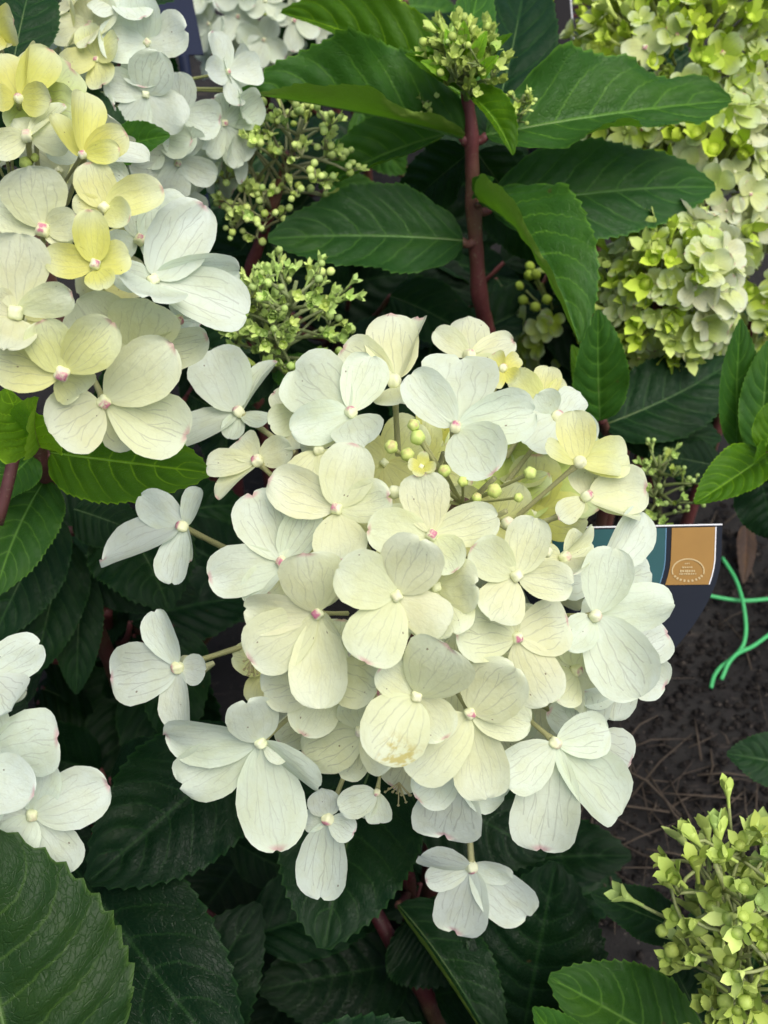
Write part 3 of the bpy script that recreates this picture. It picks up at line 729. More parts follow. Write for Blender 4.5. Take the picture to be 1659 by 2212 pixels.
# ================================================================ leaves
def leaf_profile(s):
    a, b = .54, .80; m = a / (a + b); return (s ** a * (1 - s) ** b) / (m ** a * (1 - m) ** b)
LEAFTONE = {'dark': (.010, .040, .012), 'mid': (.038, .122, .017), 'bright': (.058, .155, .006), 'lime': (.17, .36, .03), 'lush': (.025, .086, .018), 'big': (.016, .046, .011), 'painted_shade': (.006, .027, .009), 'brown': (.07, .05, .04)}  # the darkest green has the shade among low leaves painted into it
def leaf(parent, base, tip, w, aL=-6, aR=-6, cL=0, cR=0, bend=.10, side=0, roll=0, tn='dark', teeth=22, wave=.05, name='leaf', nhint=None, tipdroop=0.0, label=None):
    """base, tip: (x, y, distance); w full width in picture units at the base distance; aL/aR: how far each half folds up (deg), cL/cR: how far it curls on towards its edge"""
    b, t = P(*base), P(*tip); ax = t - b; L = ax.length; ax.normalize()
    dm = .5 * (base[2] + tip[2]); W2 = .5 * w * mpx(dm)
    view = (CAM - (b + t) / 2).normalized()
    n0 = (view * .75 + Vector((0, 0, .5))) if nhint is None else Vector(nhint)
    n0 = (n0 - ax * n0.dot(ax)).normalized(); n0 = Matrix.Rotation(R(roll), 3, ax) @ n0
    y0 = n0.cross(ax)
    ctrl = (b + t) / 2 + n0 * L * bend + y0 * side * mpx(dm)
    ns, nh = teeth * 3 + 1, 8
    V = []; uv = []; off = parent.location; ph = U(0, 6.28); ph2 = U(0, 6.28)
    rt = random.Random(int(base[0] * 7 + base[1] * 3 + tip[0]))
    tj = [rt.uniform(.5, 1.3) for _ in range(teeth * 2 + 2)]
    for i in range(ns):
        s = i / (ns - 1); s = min(max(s, .0015), .9985)
        c = b * (1 - s) ** 2 + ctrl * 2 * s * (1 - s) + t * s * s
        tg = ((ctrl - b) * (1 - s) + (t - ctrl) * s).normalized()
        nn = (n0 - tg * n0.dot(tg)).normalized(); yy = nn.cross(tg)
        if tipdroop: c = c - n0 * tipdroop * L * max(0, s - .7) ** 2 * 6
        h = leaf_profile(s) * W2
        for jj in range(-nh, nh + 1):
            u = abs(jj) / nh; sg = 1 if jj > 0 else -1
            a0, c0 = (aL, cL) if sg > 0 else (aR, cR)
            hh = h
            if abs(jj) == nh:
                k = i % 3; hh = h * (1 + (.0, .016, .040)[k] * tj[(i // 3) * 2 + (sg > 0)]) + (W2 * .008 * (k == 2))
            # walk out along the curling half
            yv = zv = 0.0; m = 6
            for q in range(m):
                ang = R(a0 + c0 * ((q + .5) / m * u) ** 1.5); yv += math.cos(ang) * u / m; zv += math.sin(ang) * u / m
            qv = (s - .26 * u ** 1.35) * 7.5; fr = qv - math.floor(qv); ld = .5 - abs(fr - .5)
            rel = (1 - math.exp(-(ld / .20) ** 2)) * .070 * min(1, u * 3) * (1 - .5 * u) + .016 * (1 - math.exp(-(u / .10) ** 2))
            wv = wave * math.sin(s * 9 + ph + sg * ph2) * u * u + wave * .5 * math.sin(s * 21 + ph2 + sg) * u ** 3
            p = c + yy * (sg * yv * hh) + nn * (zv * hh + (rel + wv) * W2 * 2 * min(1, leaf_profile(s) * 1.2))
            if abs(jj) == nh and i % 3 == 2: p = p + tg * W2 * .04
            V.append(p - off); uv.append((s, .5 + .5 * sg * u))
    ncol = 2 * nh + 1
    Fc = [(i * ncol + j, i * ncol + j + 1, (i + 1) * ncol + j + 1, (i + 1) * ncol + j) for i in range(ns - 1) for j in range(ncol - 1)]
    Fc = [f[::-1] for f in Fc]
    me = build('leaf', V, Fc, True, uv)
    c = LEAFTONE[tn]; k = U(.88, 1.14)
    o = mesh_obj(name, me, M_LEAF, parent, None, tuple(x * k for x in c))
    if label: o['label'] = label
    if name == 'leaf' and tn not in ('painted_shade',) and L > .025:
        rb = Tubes(); pp = []
        for i in range(12):
            s = i / 11 * .86
            c_ = b * (1 - s) ** 2 + ctrl * 2 * s * (1 - s) + t * s * s
            pp.append(c_ - n0 * W2 * .008 - off)
        rb.tube(pp, [W2 * .030 * (1 - .85 * i / 11) for i in range(12)], 6)
        mesh_obj('midrib', build('midrib', rb.V, rb.F), M_STEM, o, None, tuple(min(.5, x * 1.7 + e) for x, e in zip(c, (.05, .07, .015))))
    return o
def shoot(label, pts, radius, color, group='hydrangea shoots', cat='hydrangea'):
    """a leafy shoot: its stem follows pts (x, y, distance) from the top, then goes down into the ground"""
    W = [P(*p) for p in pts]
    root = thing('hydrangea_shoot', label, cat, Vector((W[-1].x, W[-1].y, 0)), group)
    return root, W
def petiole(tb, p, q, r=.0021):
    a, b = P(*p), P(*q); tb.tube(bez(a, (a + b) / 2 - Vector((0, 0, .004)), b, 6), [r * 1.2, r * 1.1, r, r, r * .95, r * .9], 7)
def finish(root, W, radius, color, tb, foot=None):
    low = W[-1]; foot = foot or Vector((low.x, low.y + .005, -.02))
    pts = [foot, (foot * .5 + low * .5) + Vector((.004, 0, 0))] + list(reversed(W))
    fine = []
    for a_, b_ in zip(pts, pts[1:]):
        for k in range(8): fine.append(a_.lerp(b_, k / 8))
    fine.append(pts[-1])
    for _ in range(3): fine = [fine[0]] + [(fine[i - 1] + fine[i] * 2 + fine[i + 1]) / 4 for i in range(1, len(fine) - 1)] + [fine[-1]]
    nf = len(fine); rr = []
    for i in range(nf):
        knot = math.exp(-(((i % 8) - 0) / 1.1) ** 2) + math.exp(-(((i % 8) - 8) / 1.1) ** 2)
        rr.append(radius * (1.15 - .5 * i / (nf - 1)) * (1 + .22 * knot + .04 * math.sin(i * 2.3)))
    tb.tube(fine, rr, 12)
    tb.make('stem', M_STEM, root, color)

def panicle(root, tb, base, apex, rad, nb, per, kinds, size, tn, seed, spread=1.0, neck=1.0):
    """young flower cluster: side stalks off an axis, each ending in a spray of buds; stalks go into the bud_stalks mesh"""
    r = random.Random(seed); A, Z = P(*base), P(*apex); ax = (Z - A); L = ax.length; ax.normalize(); fr = frame_z(ax)
    tb.tube(bez(A, (A + Z) / 2, Z, 6), [.0015, .0014, .0012, .001, .0009, .0008], 7)
    for i in range(nb):
        f = (i + .5) / nb; st = A + (Z - A) * (f * .85); a = i * 2.4 + r.uniform(-.3, .3)
        q = rad * (math.sin(math.pi * min(1, .22 + .70 * f)) ** .7) * spread * r.uniform(.75, 1.1)
        e = st + (fr @ Vector((math.cos(a) * q, math.sin(a) * q, q * r.uniform(.3, .75))))
        tb.tube(bez(st, (st + e) / 2 + ax * q * .15, e, 5), [.0009, .0008, .0007, .0006, .0006], 6)
        out = (e - st).normalized()
        for k in range(per):
            dv = (out * .7 + ax * .5 + Vector((r.uniform(-1, 1), r.uniform(-1, 1), r.uniform(-.6, 1))) * .8).normalized()
            ln = size * r.uniform(1.6, 4.2) * neck; p = e + dv * ln - out * size * r.uniform(0, 3)
            kd = r.choice(kinds); tn_ = tn if r.random() < .7 else r.choice(['bud', 'budpale', 'budlime']); me = r.choice(TULIPS) if kd == 'tulip' else BUDM
            o = bpy.data.objects.new('opening_bud' if kd == 'tulip' else 'bud', me); COL.objects.link(o); o.parent = root; c = tone(tn_, .16)
            o.color = (*c, 1); sz = size * r.uniform(.75, 1.2) * (1.0 if kd == 'tulip' else .72)
            set_mat(o, frame_z(dv, r.uniform(0, 6)), p - root.location, sz, sz, sz)
            rt = max(.0004, size * .16); tb.tube([e, (e + p) / 2 + out * .0004, p - dv * sz * .6], [rt * 1.15, rt, rt], 5)

TONES['bud'] = (.44, .60, .18); TONES['budlime'] = (.44, .56, .13); TONES['budpale'] = (.62, .76, .24)
# ---- the red stemmed shoot with its bud cluster, behind the main head
s1, W1 = shoot('tall red stemmed shoot with big dark leaves and a green bud cluster on top', [(1003, 150, .470), (1018, 290, .485), (1022, 440, .505), (1035, 640, .535), (1055, 720, .56)], .0042, RED)
tb = Tubes()
leaf(s1, (1000, 297, .484), (520, 202, .47), 285, aL=70, aR=14, cL=44, cR=10, bend=.06, side=-12, roll=-6, tn='mid', wave=.13)
leaf(s1, (1050, 292, .486), (1580, 218, .50), 250, aL=12, aR=14, cL=8, cR=48, bend=.08, side=-14, roll=-12, tn='mid', wave=.14)
leaf(s1, (1012, 205, .462), (1108, 336, .450), 100, aL=22, aR=40, cL=10, cR=60, bend=.16, side=18, tn='bright', teeth=14)
leaf(s1, (1000, 520, .512), (578, 516, .50), 215, aL=10, aR=2, cL=36, cR=10, bend=.05, side=-10, tn='lush', wave=.07)
leaf(s1, (1060, 450, .514), (1546, 404, .53), 215, aL=6, aR=4, cL=6, cR=6, bend=.10, side=4, tn='lush')
leaf(s1, (1036, 436, .500), (1250, 740, .455), 250, aL=10, aR=50, cL=8, cR=66, bend=.18, side=46, roll=-6, tn='mid', wave=.06)
leaf(s1, (1060, 290, .50), (1136, -60, .56), 190, aL=4, aR=8, bend=.05, side=-14, tn='dark')
leaf(s1, (990, 240, .50), (1040, -50, .53), 120, aL=26, aR=10, bend=.10, side=20, roll=20, tn='mid')
leaf(s1, (1000, 205, .495), (606, 28, .52), 190, aL=60, aR=4, cL=30, cR=10, bend=.12, side=-30, roll=-14, tn='bright', wave=.06)
leaf(s1, (960, 290, .52), (690, 410, .54), 170, aL=40, cL=46, aR=8, bend=.10, side=-14, tn='mid')
leaf(s1, (1030, 330, .53), (1180, 560, .58), 170, aL=4, aR=4, bend=.08, tn='dark')
leaf(s1, (1015, 330, .53), (860, 470, .58), 140, aL=6, aR=6, bend=.08, tn='dark')
leaf(s1, (1022, 420, .50), (1068, 385, .485), 44, aL=20, aR=20, bend=.2, tn='mid', teeth=9)
leaf(s1, (1010, 190, .472), (874, 118, .45), 62, aL=24, aR=30, bend=.1, tn='bright', teeth=12, wave=.05)
leaf(s1, (1016, 190, .472), (1108, 72, .45), 56, aL=24, aR=40, bend=.16, roll=-16, tn='bright', teeth=12, wave=.05)
for bx_, by_, tx, ty in ((985, 140, 962, 62), (1000, 120, 1002, 44), (1022, 140, 1052, 66), (968, 170, 908, 132), (1038, 165, 1078, 120)):
    leaf(s1, (bx_, by_, .452), (tx, ty, .442), 34, aL=24, aR=24, bend=.12, tn='lime', teeth=7, wave=.04, name='bract')
for p, q in (((1019, 300, .487), (998, 297, .484)), ((1019, 298, .487), (1052, 292, .486)), ((1024, 520, .515), (998, 520, .512)), ((1023, 450, .506), (1062, 450, .514)), ((1021, 436, .506), (1036, 436, .50))): petiole(tb, p, q)
stk = Tubes()
panicle(s1, stk, (1008, 215, .470), (1000, 75, .446), .0135, 26, 5, ['tulip', 'tulip', 'tulip', 'bud'], .0026, 'budlime', 41, 1.0)
panicle(s1, stk, (1100, 268, .482), (1133, 205, .47), .005, 6, 4, ['tulip', 'bud'], .0017, 'budlime', 42)
panicle(s1, stk, (935, 270, .485), (903, 215, .476), .0045, 6, 4, ['tulip', 'bud'], .0017, 'budlime', 43)
stk.make('bud_stalks', M_STEM, s1, GREEN)
finish(s1, W1, .0040, RED, tb)

# ---- bud cluster on a red stem, left of the tall shoot
s2, W2_ = shoot('loose green bud spray on a bare red stem under the broad left leaf', [(628, 330, .500), (590, 440, .515), (545, 570, .54), (520, 640, .56)], .0035, RED)
stk = Tubes()
panicle(s2, stk, (600, 420, .512), (655, 258, .485), .026, 22, 6, ['bud', 'bud', 'bud', 'tulip'], .0024, 'budpale', 51, 1.1)
panicle(s2, stk, (585, 450, .515), (500, 285, .488), .016, 13, 5, ['bud', 'bud', 'tulip'], .0024, 'budpale', 52, 1.0)
panicle(s2, stk, (570, 500, .522), (515, 430, .495), .013, 13, 5, ['bud', 'bud', 'tulip'], .0024, 'budpale', 53)
stk.make('bud_stalks', M_STEM, s2, (.30, .32, .15))
tb = Tubes()
leaf(s2, (600, 430, .52), (700, 250, .55), 120, tn='dark'); leaf(s2, (570, 480, .53), (470, 620, .57), 150, tn='dark')
leaf(s2, (560, 540, .54), (420, 470, .60), 150, tn='dark')
finish(s2, W2_, .0034, RED, tb)
s3, W3 = shoot('dense fresh green bud spray just above the main white head', [(600, 740, .47), (610, 800, .50), (615, 860, .53)], .003, (.19, .16, .07))
stk = Tubes()
panicle(s3, stk, (590, 800, .482), (640, 608, .440), .0245, 32, 5, ['tulip', 'tulip', 'bud', 'tulip'], .0025, 'bud', 61, 1.0)
panicle(s3, stk, (570, 780, .482), (545, 625, .452), .011, 12, 6, ['bud', 'tulip'], .0024, 'bud', 62)
stk.make('bud_stalks', M_STEM, s3, (.24, .30, .12))
tb = Tubes(); leaf(s3, (600, 780, .49), (700, 850, .47), 90, tn='mid'); leaf(s3, (590, 790, .49), (470, 860, .50), 110, tn='dark'); finish(s3, W3, .003, (.19, .16, .07), tb)
s4, W4 = shoot('small dim green bud spray in shade right of the main white head', [(1420, 1080, .52), (1425, 1140, .56)], .0026, (.16, .14, .06))
stk = Tubes(); panicle(s4, stk, (1420, 1120, .535), (1425, 985, .50), .016, 22, 4, ['bud', 'tulip'], .0019, 'bud', 71, 1.0); stk.make('bud_stalks', M_STEM, s4, GREEN)
tb = Tubes(); finish(s4, W4, .0026, (.16, .14, .06), tb)
# ---- big spray of half open green buds at the lower right
s5, W5 = shoot('big spray of half open lime green buds over the straw strewn soil', [(1560, 2000, .40), (1600, 2110, .43), (1640, 2240, .46)], .0032, (.20, .22, .09))
stk = Tubes()
panicle(s5, stk, (1625, 2110, .425), (1545, 1865, .378), .024, 20, 3, ['tulip', 'tulip', 'tulip', 'tulip', 'tulip', 'tulip', 'tulip', 'tulip', 'bud'], .0042, 'budlime', 81, 1.0, 1.3)
panicle(s5, stk, (1650, 2110, .425), (1680, 1850, .375), .022, 16, 3, ['tulip', 'tulip', 'tulip', 'tulip', 'tulip', 'tulip', 'tulip', 'tulip', 'bud'], .0041, 'budlime', 82, 1.0, 1.3)
panicle(s5, stk, (1670, 2200, .43), (1600, 2110, .388), .022, 16, 3, ['tulip', 'tulip', 'tulip', 'tulip', 'tulip', 'tulip', 'tulip', 'tulip', 'bud'], .0041, 'budlime', 83, 1.0, 1.3)
stk.make('bud_stalks', M_STEM, s5, (.36, .42, .16))
tb = Tubes()
leaf(s5, (1470, 2010, .44), (1276, 1930, .43), 110, aL=8, aR=4, bend=.08, tn='dark')
leaf(s5, (1500, 2290, .44), (1185, 2110, .43), 240, aL=10, aR=6, bend=.1, tn='mid')
leaf(s5, (1560, 2150, .47), (1500, 1960, .47), 130, tn='dark'); leaf(s5, (1530, 2240, .45), (1440, 2060, .46), 150, tn='dark')
leaf(s5, (1260, 2330, .42), (1150, 2176, .40), 130, aL=30, aR=6, tn='mid')
leaf(s5, (1620, 2150, .46), (1640, 1940, .45), 120, tn='dark'); leaf(s5, (1580, 2200, .46), (1590, 2070, .44), 90, tn='mid')
for q in ((1470, 2010, .44), (1500, 2290, .44), (1560, 2150, .47), (1530, 2240, .45), (1620, 2150, .46)): petiole(tb, (1620, 2180, .45), q)
finish(s5, W5, .0032, (.20, .22, .09), tb)

# ---- right hand shoot
s6, W6 = shoot('leafy green shoot with upright leaves along the edge beside the yellow green head', [(1650, 970, .46), (1700, 990, .47), (1760, 1040, .50)], .003, RED)
tb = Tubes()
leaf(s6, (1592, 965, .50), (1600, 688, .48), 100, aL=30, aR=4, cL=20, bend=.05, side=10, tn='mid')
leaf(s6, (1640, 980, .49), (1660, 735, .48), 110, aL=20, aR=16, bend=.05, tn='mid')
leaf(s6, (1652, 985, .455), (1500, 1088, .445), 118, aL=26, aR=20, cL=16, bend=.14, side=8, tn='bright')
leaf(s6, (1655, 980, .45), (1628, 1002, .43), 60, aL=50, aR=50, tn='bright', teeth=9)
leaf(s6, (1650, 975, .45), (1690, 860, .45), 90, aL=30, aR=20, tn='bright')
leaf(s6, (1640, 1020, .49), (1668, 1165, .50), 130, tn='painted_shade')
leaf(s6, (1560, 1010, .53), (1400, 980, .53), 100, tn='dark')
finish(s6, W6, .003, RED, tb, Vector((W6[-1].x + .16, W6[-1].y, -.02)))
s7, W7 = shoot('broad dark leaves spreading beneath the lime and cream head', [(1300, 905, .52), (1310, 930, .54), (1330, 960, .57)], .003, RED)
tb = Tubes()
leaf(s7, (1296, 908, .515), (1292, 668, .485), 128, aL=22, aR=8, cL=14, bend=.06, side=6, tn='mid')
leaf(s7, (1285, 905, .53), (1235, 745, .52), 74, aL=40, aR=4, tn='bright')
leaf(s7, (1305, 918, .535), (1590, 775, .545), 190, aL=-6, aR=6, bend=.10, side=-30, tn='dark')
leaf(s7, (1330, 930, .55), (1558, 948, .55), 130, aL=4, aR=6, bend=.08, tn='dark')
leaf(s7, (1320, 940, .57), (1480, 860, .60), 190, tn='painted_shade')
leaf(s7, (1300, 930, .56), (1200, 860, .57), 120, tn='painted_shade')
finish(s7, W7, .003, RED, tb)

# ---- left shoot with the bright leaf
s8, W8 = shoot('left shoot with a furled young leaf and one bright green serrated leaf', [(75, 930, .40), (92, 1000, .415), (110, 1080, .44), (125, 1160, .47)], .0038, (.14, .05, .045))
tb = Tubes()
leaf(s8, (108, 978, .412), (458, 1022, .385), 195, aL=16, aR=-2, cL=6, cR=4, bend=.05, side=-8, tn='bright', teeth=20, wave=.02)
leaf(s8, (82, 965, .366), (12, 836, .340), 170, aL=16, aR=20, cL=30, cR=30, bend=.12, nhint=tuple(-FWD * .8 + Vector((0, 0, .5))), tn='lime', teeth=11, wave=.05)
leaf(s8, (86, 965, .362), (84, 858, .334), 110, aL=20, aR=34, cL=30, cR=30, bend=.10, nhint=tuple(-FWD * .8 + Vector((0, 0, .5))), tn='lime', teeth=11, wave=.05)
leaf(s8, (98, 1035, .425), (-12, 1290, .40), 170, aL=10, aR=10, bend=.10, side=-16, tn='mid')
leaf(s8, (70, 985, .41), (-20, 1080, .40), 110, aL=14, aR=20, tn='mid')
leaf(s8, (30, 930, .41), (-30, 900, .39), 100, tn='mid')
leaf(s8, (118, 1110, .45), (-20, 1390, .44), 170, aL=6, aR=6, bend=.08, tn='dark')
leaf(s8, (150, 1170, .47), (78, 1456, .46), 150, aL=8, aR=6, bend=.08, side=-10, tn='dark')
leaf(s8, (175, 1230, .48), (165, 1500, .475), 105, aL=8, aR=6, bend=.08, tn='dark')
leaf(s8, (255, 1120, .47), (365, 1318, .45), 230, aL=6, aR=8, bend=.14, side=20, tn='dark')
leaf(s8, (160, 1100, .46), (300, 1150, .46), 130, tn='dark')
leaf(s8, (180, 1240, .49), (430, 1290, .49), 130, tn='painted_shade')
for p, q in (((92, 985, .412), (110, 978, .412)), ((105, 1050, .43), (98, 1035, .425)), ((120, 1120, .455), (118, 1108, .45)), ((125, 1160, .47), (150, 1170, .47)), ((125, 1150, .466), (255, 1120, .47))): petiole(tb, p, q)
tb.tube(bez(P(40, 940, .385), P(20, 1040, .385), P(-5, 1130, .39), 8), [.0022] * 8, 8)
finish(s8, W8, .0038, (.14, .05, .045), tb)
# ---- the big foreground leaf and the dark leaves beneath the main head
s9, W9 = shoot('coarse veined dark green foliage at the bottom, its largest leaf almost in reach', [(-120, 2420, .36), (-140, 2600, .42)], .004, RED)
tb = Tubes()
leaf(s9, (60, 2420, .315), (-70, 1770, .315), 560, aL=6, aR=6, cL=6, cR=-24, bend=.06, side=20, tn='big', teeth=15, wave=.02)
leaf(s9, (150, 1860, .45), (520, 2330, .40), 330, aL=10, aR=8, bend=.06, side=-10, tn='painted_shade', teeth=19)
leaf(s9, (330, 2330, .46), (560, 1950, .47), 230, tn='painted_shade', teeth=19)
petiole(tb, (-120, 2420, .36), (60, 2420, .315), .002); petiole(tb, (-120, 2420, .36), (330, 2330, .46), .002)
finish(s9, W9, .004, RED, tb)
s10, W10 = shoot('foliage mostly painted shade dark, hanging under the main white head', [(860, 1800, .50), (880, 1900, .53), (890, 2000, .57)], .0046, (.08, .012, .016))
tb = Tubes()
leaf(s10, (540, 1600, .46), (190, 1905, .43), 300, aL=10, aR=18, cR=34, bend=.08, side=10, tn='painted_shade', teeth=19)
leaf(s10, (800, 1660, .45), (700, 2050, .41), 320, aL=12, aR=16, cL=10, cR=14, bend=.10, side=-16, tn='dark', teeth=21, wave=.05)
leaf(s10, (1130, 2230, .47), (1200, 1860, .46), 300, aL=4, aR=6, bend=.05, tn='painted_shade', teeth=21)
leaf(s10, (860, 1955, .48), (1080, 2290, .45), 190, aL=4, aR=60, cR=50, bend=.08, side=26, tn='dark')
leaf(s10, (900, 1960, .50), (1010, 2110, .49), 260, tn='painted_shade')
leaf(s10, (880, 2080, .53), (560, 2140, .50), 240, tn='painted_shade')
leaf(s10, (880, 2120, .54), (760, 2330, .50), 220, tn='painted_shade')
leaf(s10, (900, 1700, .48), (1180, 1850, .47), 220, tn='painted_shade')
leaf(s10, (560, 1480, .48), (700, 1640, .47), 200, tn='painted_shade')
leaf(s10, (940, 2150, .52), (1180, 2110, .50), 180, tn='painted_shade')
for q in ((540, 1600, .46), (800, 1660, .45), (1130, 2230, .47), (860, 1955, .48), (880, 2080, .53)): petiole(tb, (880, 1930, .535), q, .0019)
tb.tube([P(800, 1950, .50), P(860, 2060, .51), P(920, 2150, .52), P(960, 2260, .54)], [.0034, .0038, .0042, .0044], 10)
finish(s10, W10, .0046, (.08, .012, .016), tb)

# ---- understory: leaves filling the bushes, the darkest ones with shade painted in
def understory(label, x0, x1, y0, y1, d0, d1, n, seed, size=(130, 230), tn=('dark', 'painted_shade', 'dark')):
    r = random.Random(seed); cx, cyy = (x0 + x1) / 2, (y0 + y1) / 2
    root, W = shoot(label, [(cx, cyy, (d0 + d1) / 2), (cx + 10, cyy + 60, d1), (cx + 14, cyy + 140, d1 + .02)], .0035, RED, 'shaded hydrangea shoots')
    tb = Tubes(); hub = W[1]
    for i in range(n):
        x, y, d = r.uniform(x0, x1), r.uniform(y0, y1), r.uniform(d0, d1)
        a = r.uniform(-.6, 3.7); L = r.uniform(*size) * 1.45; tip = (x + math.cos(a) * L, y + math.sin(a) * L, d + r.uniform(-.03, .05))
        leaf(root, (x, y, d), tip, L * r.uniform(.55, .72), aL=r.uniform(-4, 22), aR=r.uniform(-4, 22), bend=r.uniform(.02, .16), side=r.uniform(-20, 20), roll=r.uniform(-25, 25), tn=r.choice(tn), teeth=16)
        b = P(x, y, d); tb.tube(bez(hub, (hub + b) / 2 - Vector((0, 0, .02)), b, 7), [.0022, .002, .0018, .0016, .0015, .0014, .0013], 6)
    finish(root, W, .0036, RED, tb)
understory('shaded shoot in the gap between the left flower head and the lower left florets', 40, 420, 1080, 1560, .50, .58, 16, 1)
understory('shoot with leaves painted shade dark under the lower left white florets', 60, 560, 1560, 2050, .49, .58, 16, 2, (130, 230), ('painted_shade',))
understory('shoot with leaves painted shade dark along the bottom below the hanging white floret', 480, 1180, 1850, 2230, .54, .62, 18, 3, (130, 230), ('painted_shade',))
understory('shaded shoot in the gap above the main white head', 560, 900, 480, 800, .60, .70, 14, 4)
understory('shaded shoot at the foot of the tall red stem', 880, 1220, 560, 860, .60, .68, 12, 5)
understory('shaded shoot behind the tall shoot and its broad left leaf', 560, 1000, 60, 430, .66, .80, 16, 6, (110, 170), ('dark', 'mid', 'dark'))
understory('shaded shoot behind the drooping leaf and lime heads', 1080, 1500, 60, 480, .66, .80, 14, 7, (110, 170))
understory('shaded shoot between the pale yellow head and the bud sprays', 330, 560, 380, 900, .52, .64, 14, 8, (110, 170))
understory('shaded shoot under the lime and cream head', 1240, 1640, 560, 900, .64, .72, 14, 9, (110, 170))
understory('dark leaves under the white cone shaped head', -60, 330, -40, 420, .50, .62, 14, 10, (110, 180))
understory('shaded shoot at the far top edge behind everything', 350, 1400, -120, 120, .85, 1.1, 24, 11, (90, 140), ('dark', 'mid', 'dark'))
# serrated leaves that show between the left heads
s11, W11 = shoot('dark serrated leaves poking out between the pale yellow and white heads', [(230, 430, .42), (240, 520, .45), (250, 640, .49)], .003, RED)
tb = Tubes()
leaf(s11, (235, 330, .425), (368, 292, .41), 90, aL=24, aR=6, tn='mid', teeth=14)
leaf(s11, (250, 380, .43), (170, 180, .43), 130, tn='dark'); leaf(s11, (230, 500, .43), (338, 470, .42), 100, tn='dark')
leaf(s11, (30, 130, .40), (75, -60, .42), 150, tn='dark'); leaf(s11, (400, 880, .44), (372, 1010, .43), 80, tn='dark')
for q in ((235, 330, .425), (250, 380, .43), (230, 500, .43)): petiole(tb, (238, 480, .44), q)
finish(s11, W11, .003, RED, tb)
s12, W12 = shoot('single green leaf reaching in over the bare soil at the right edge', [(1760, 1640, .50), (1800, 1700, .53)], .003, RED)
tb = Tubes(); leaf(s12, (1740, 1660, .50), (1570, 1628, .50), 120, aL=10, aR=6, tn='dark'); petiole(tb, (1765, 1645, .502), (1740, 1660, .50)); finish(s12, W12, .003, RED, tb)

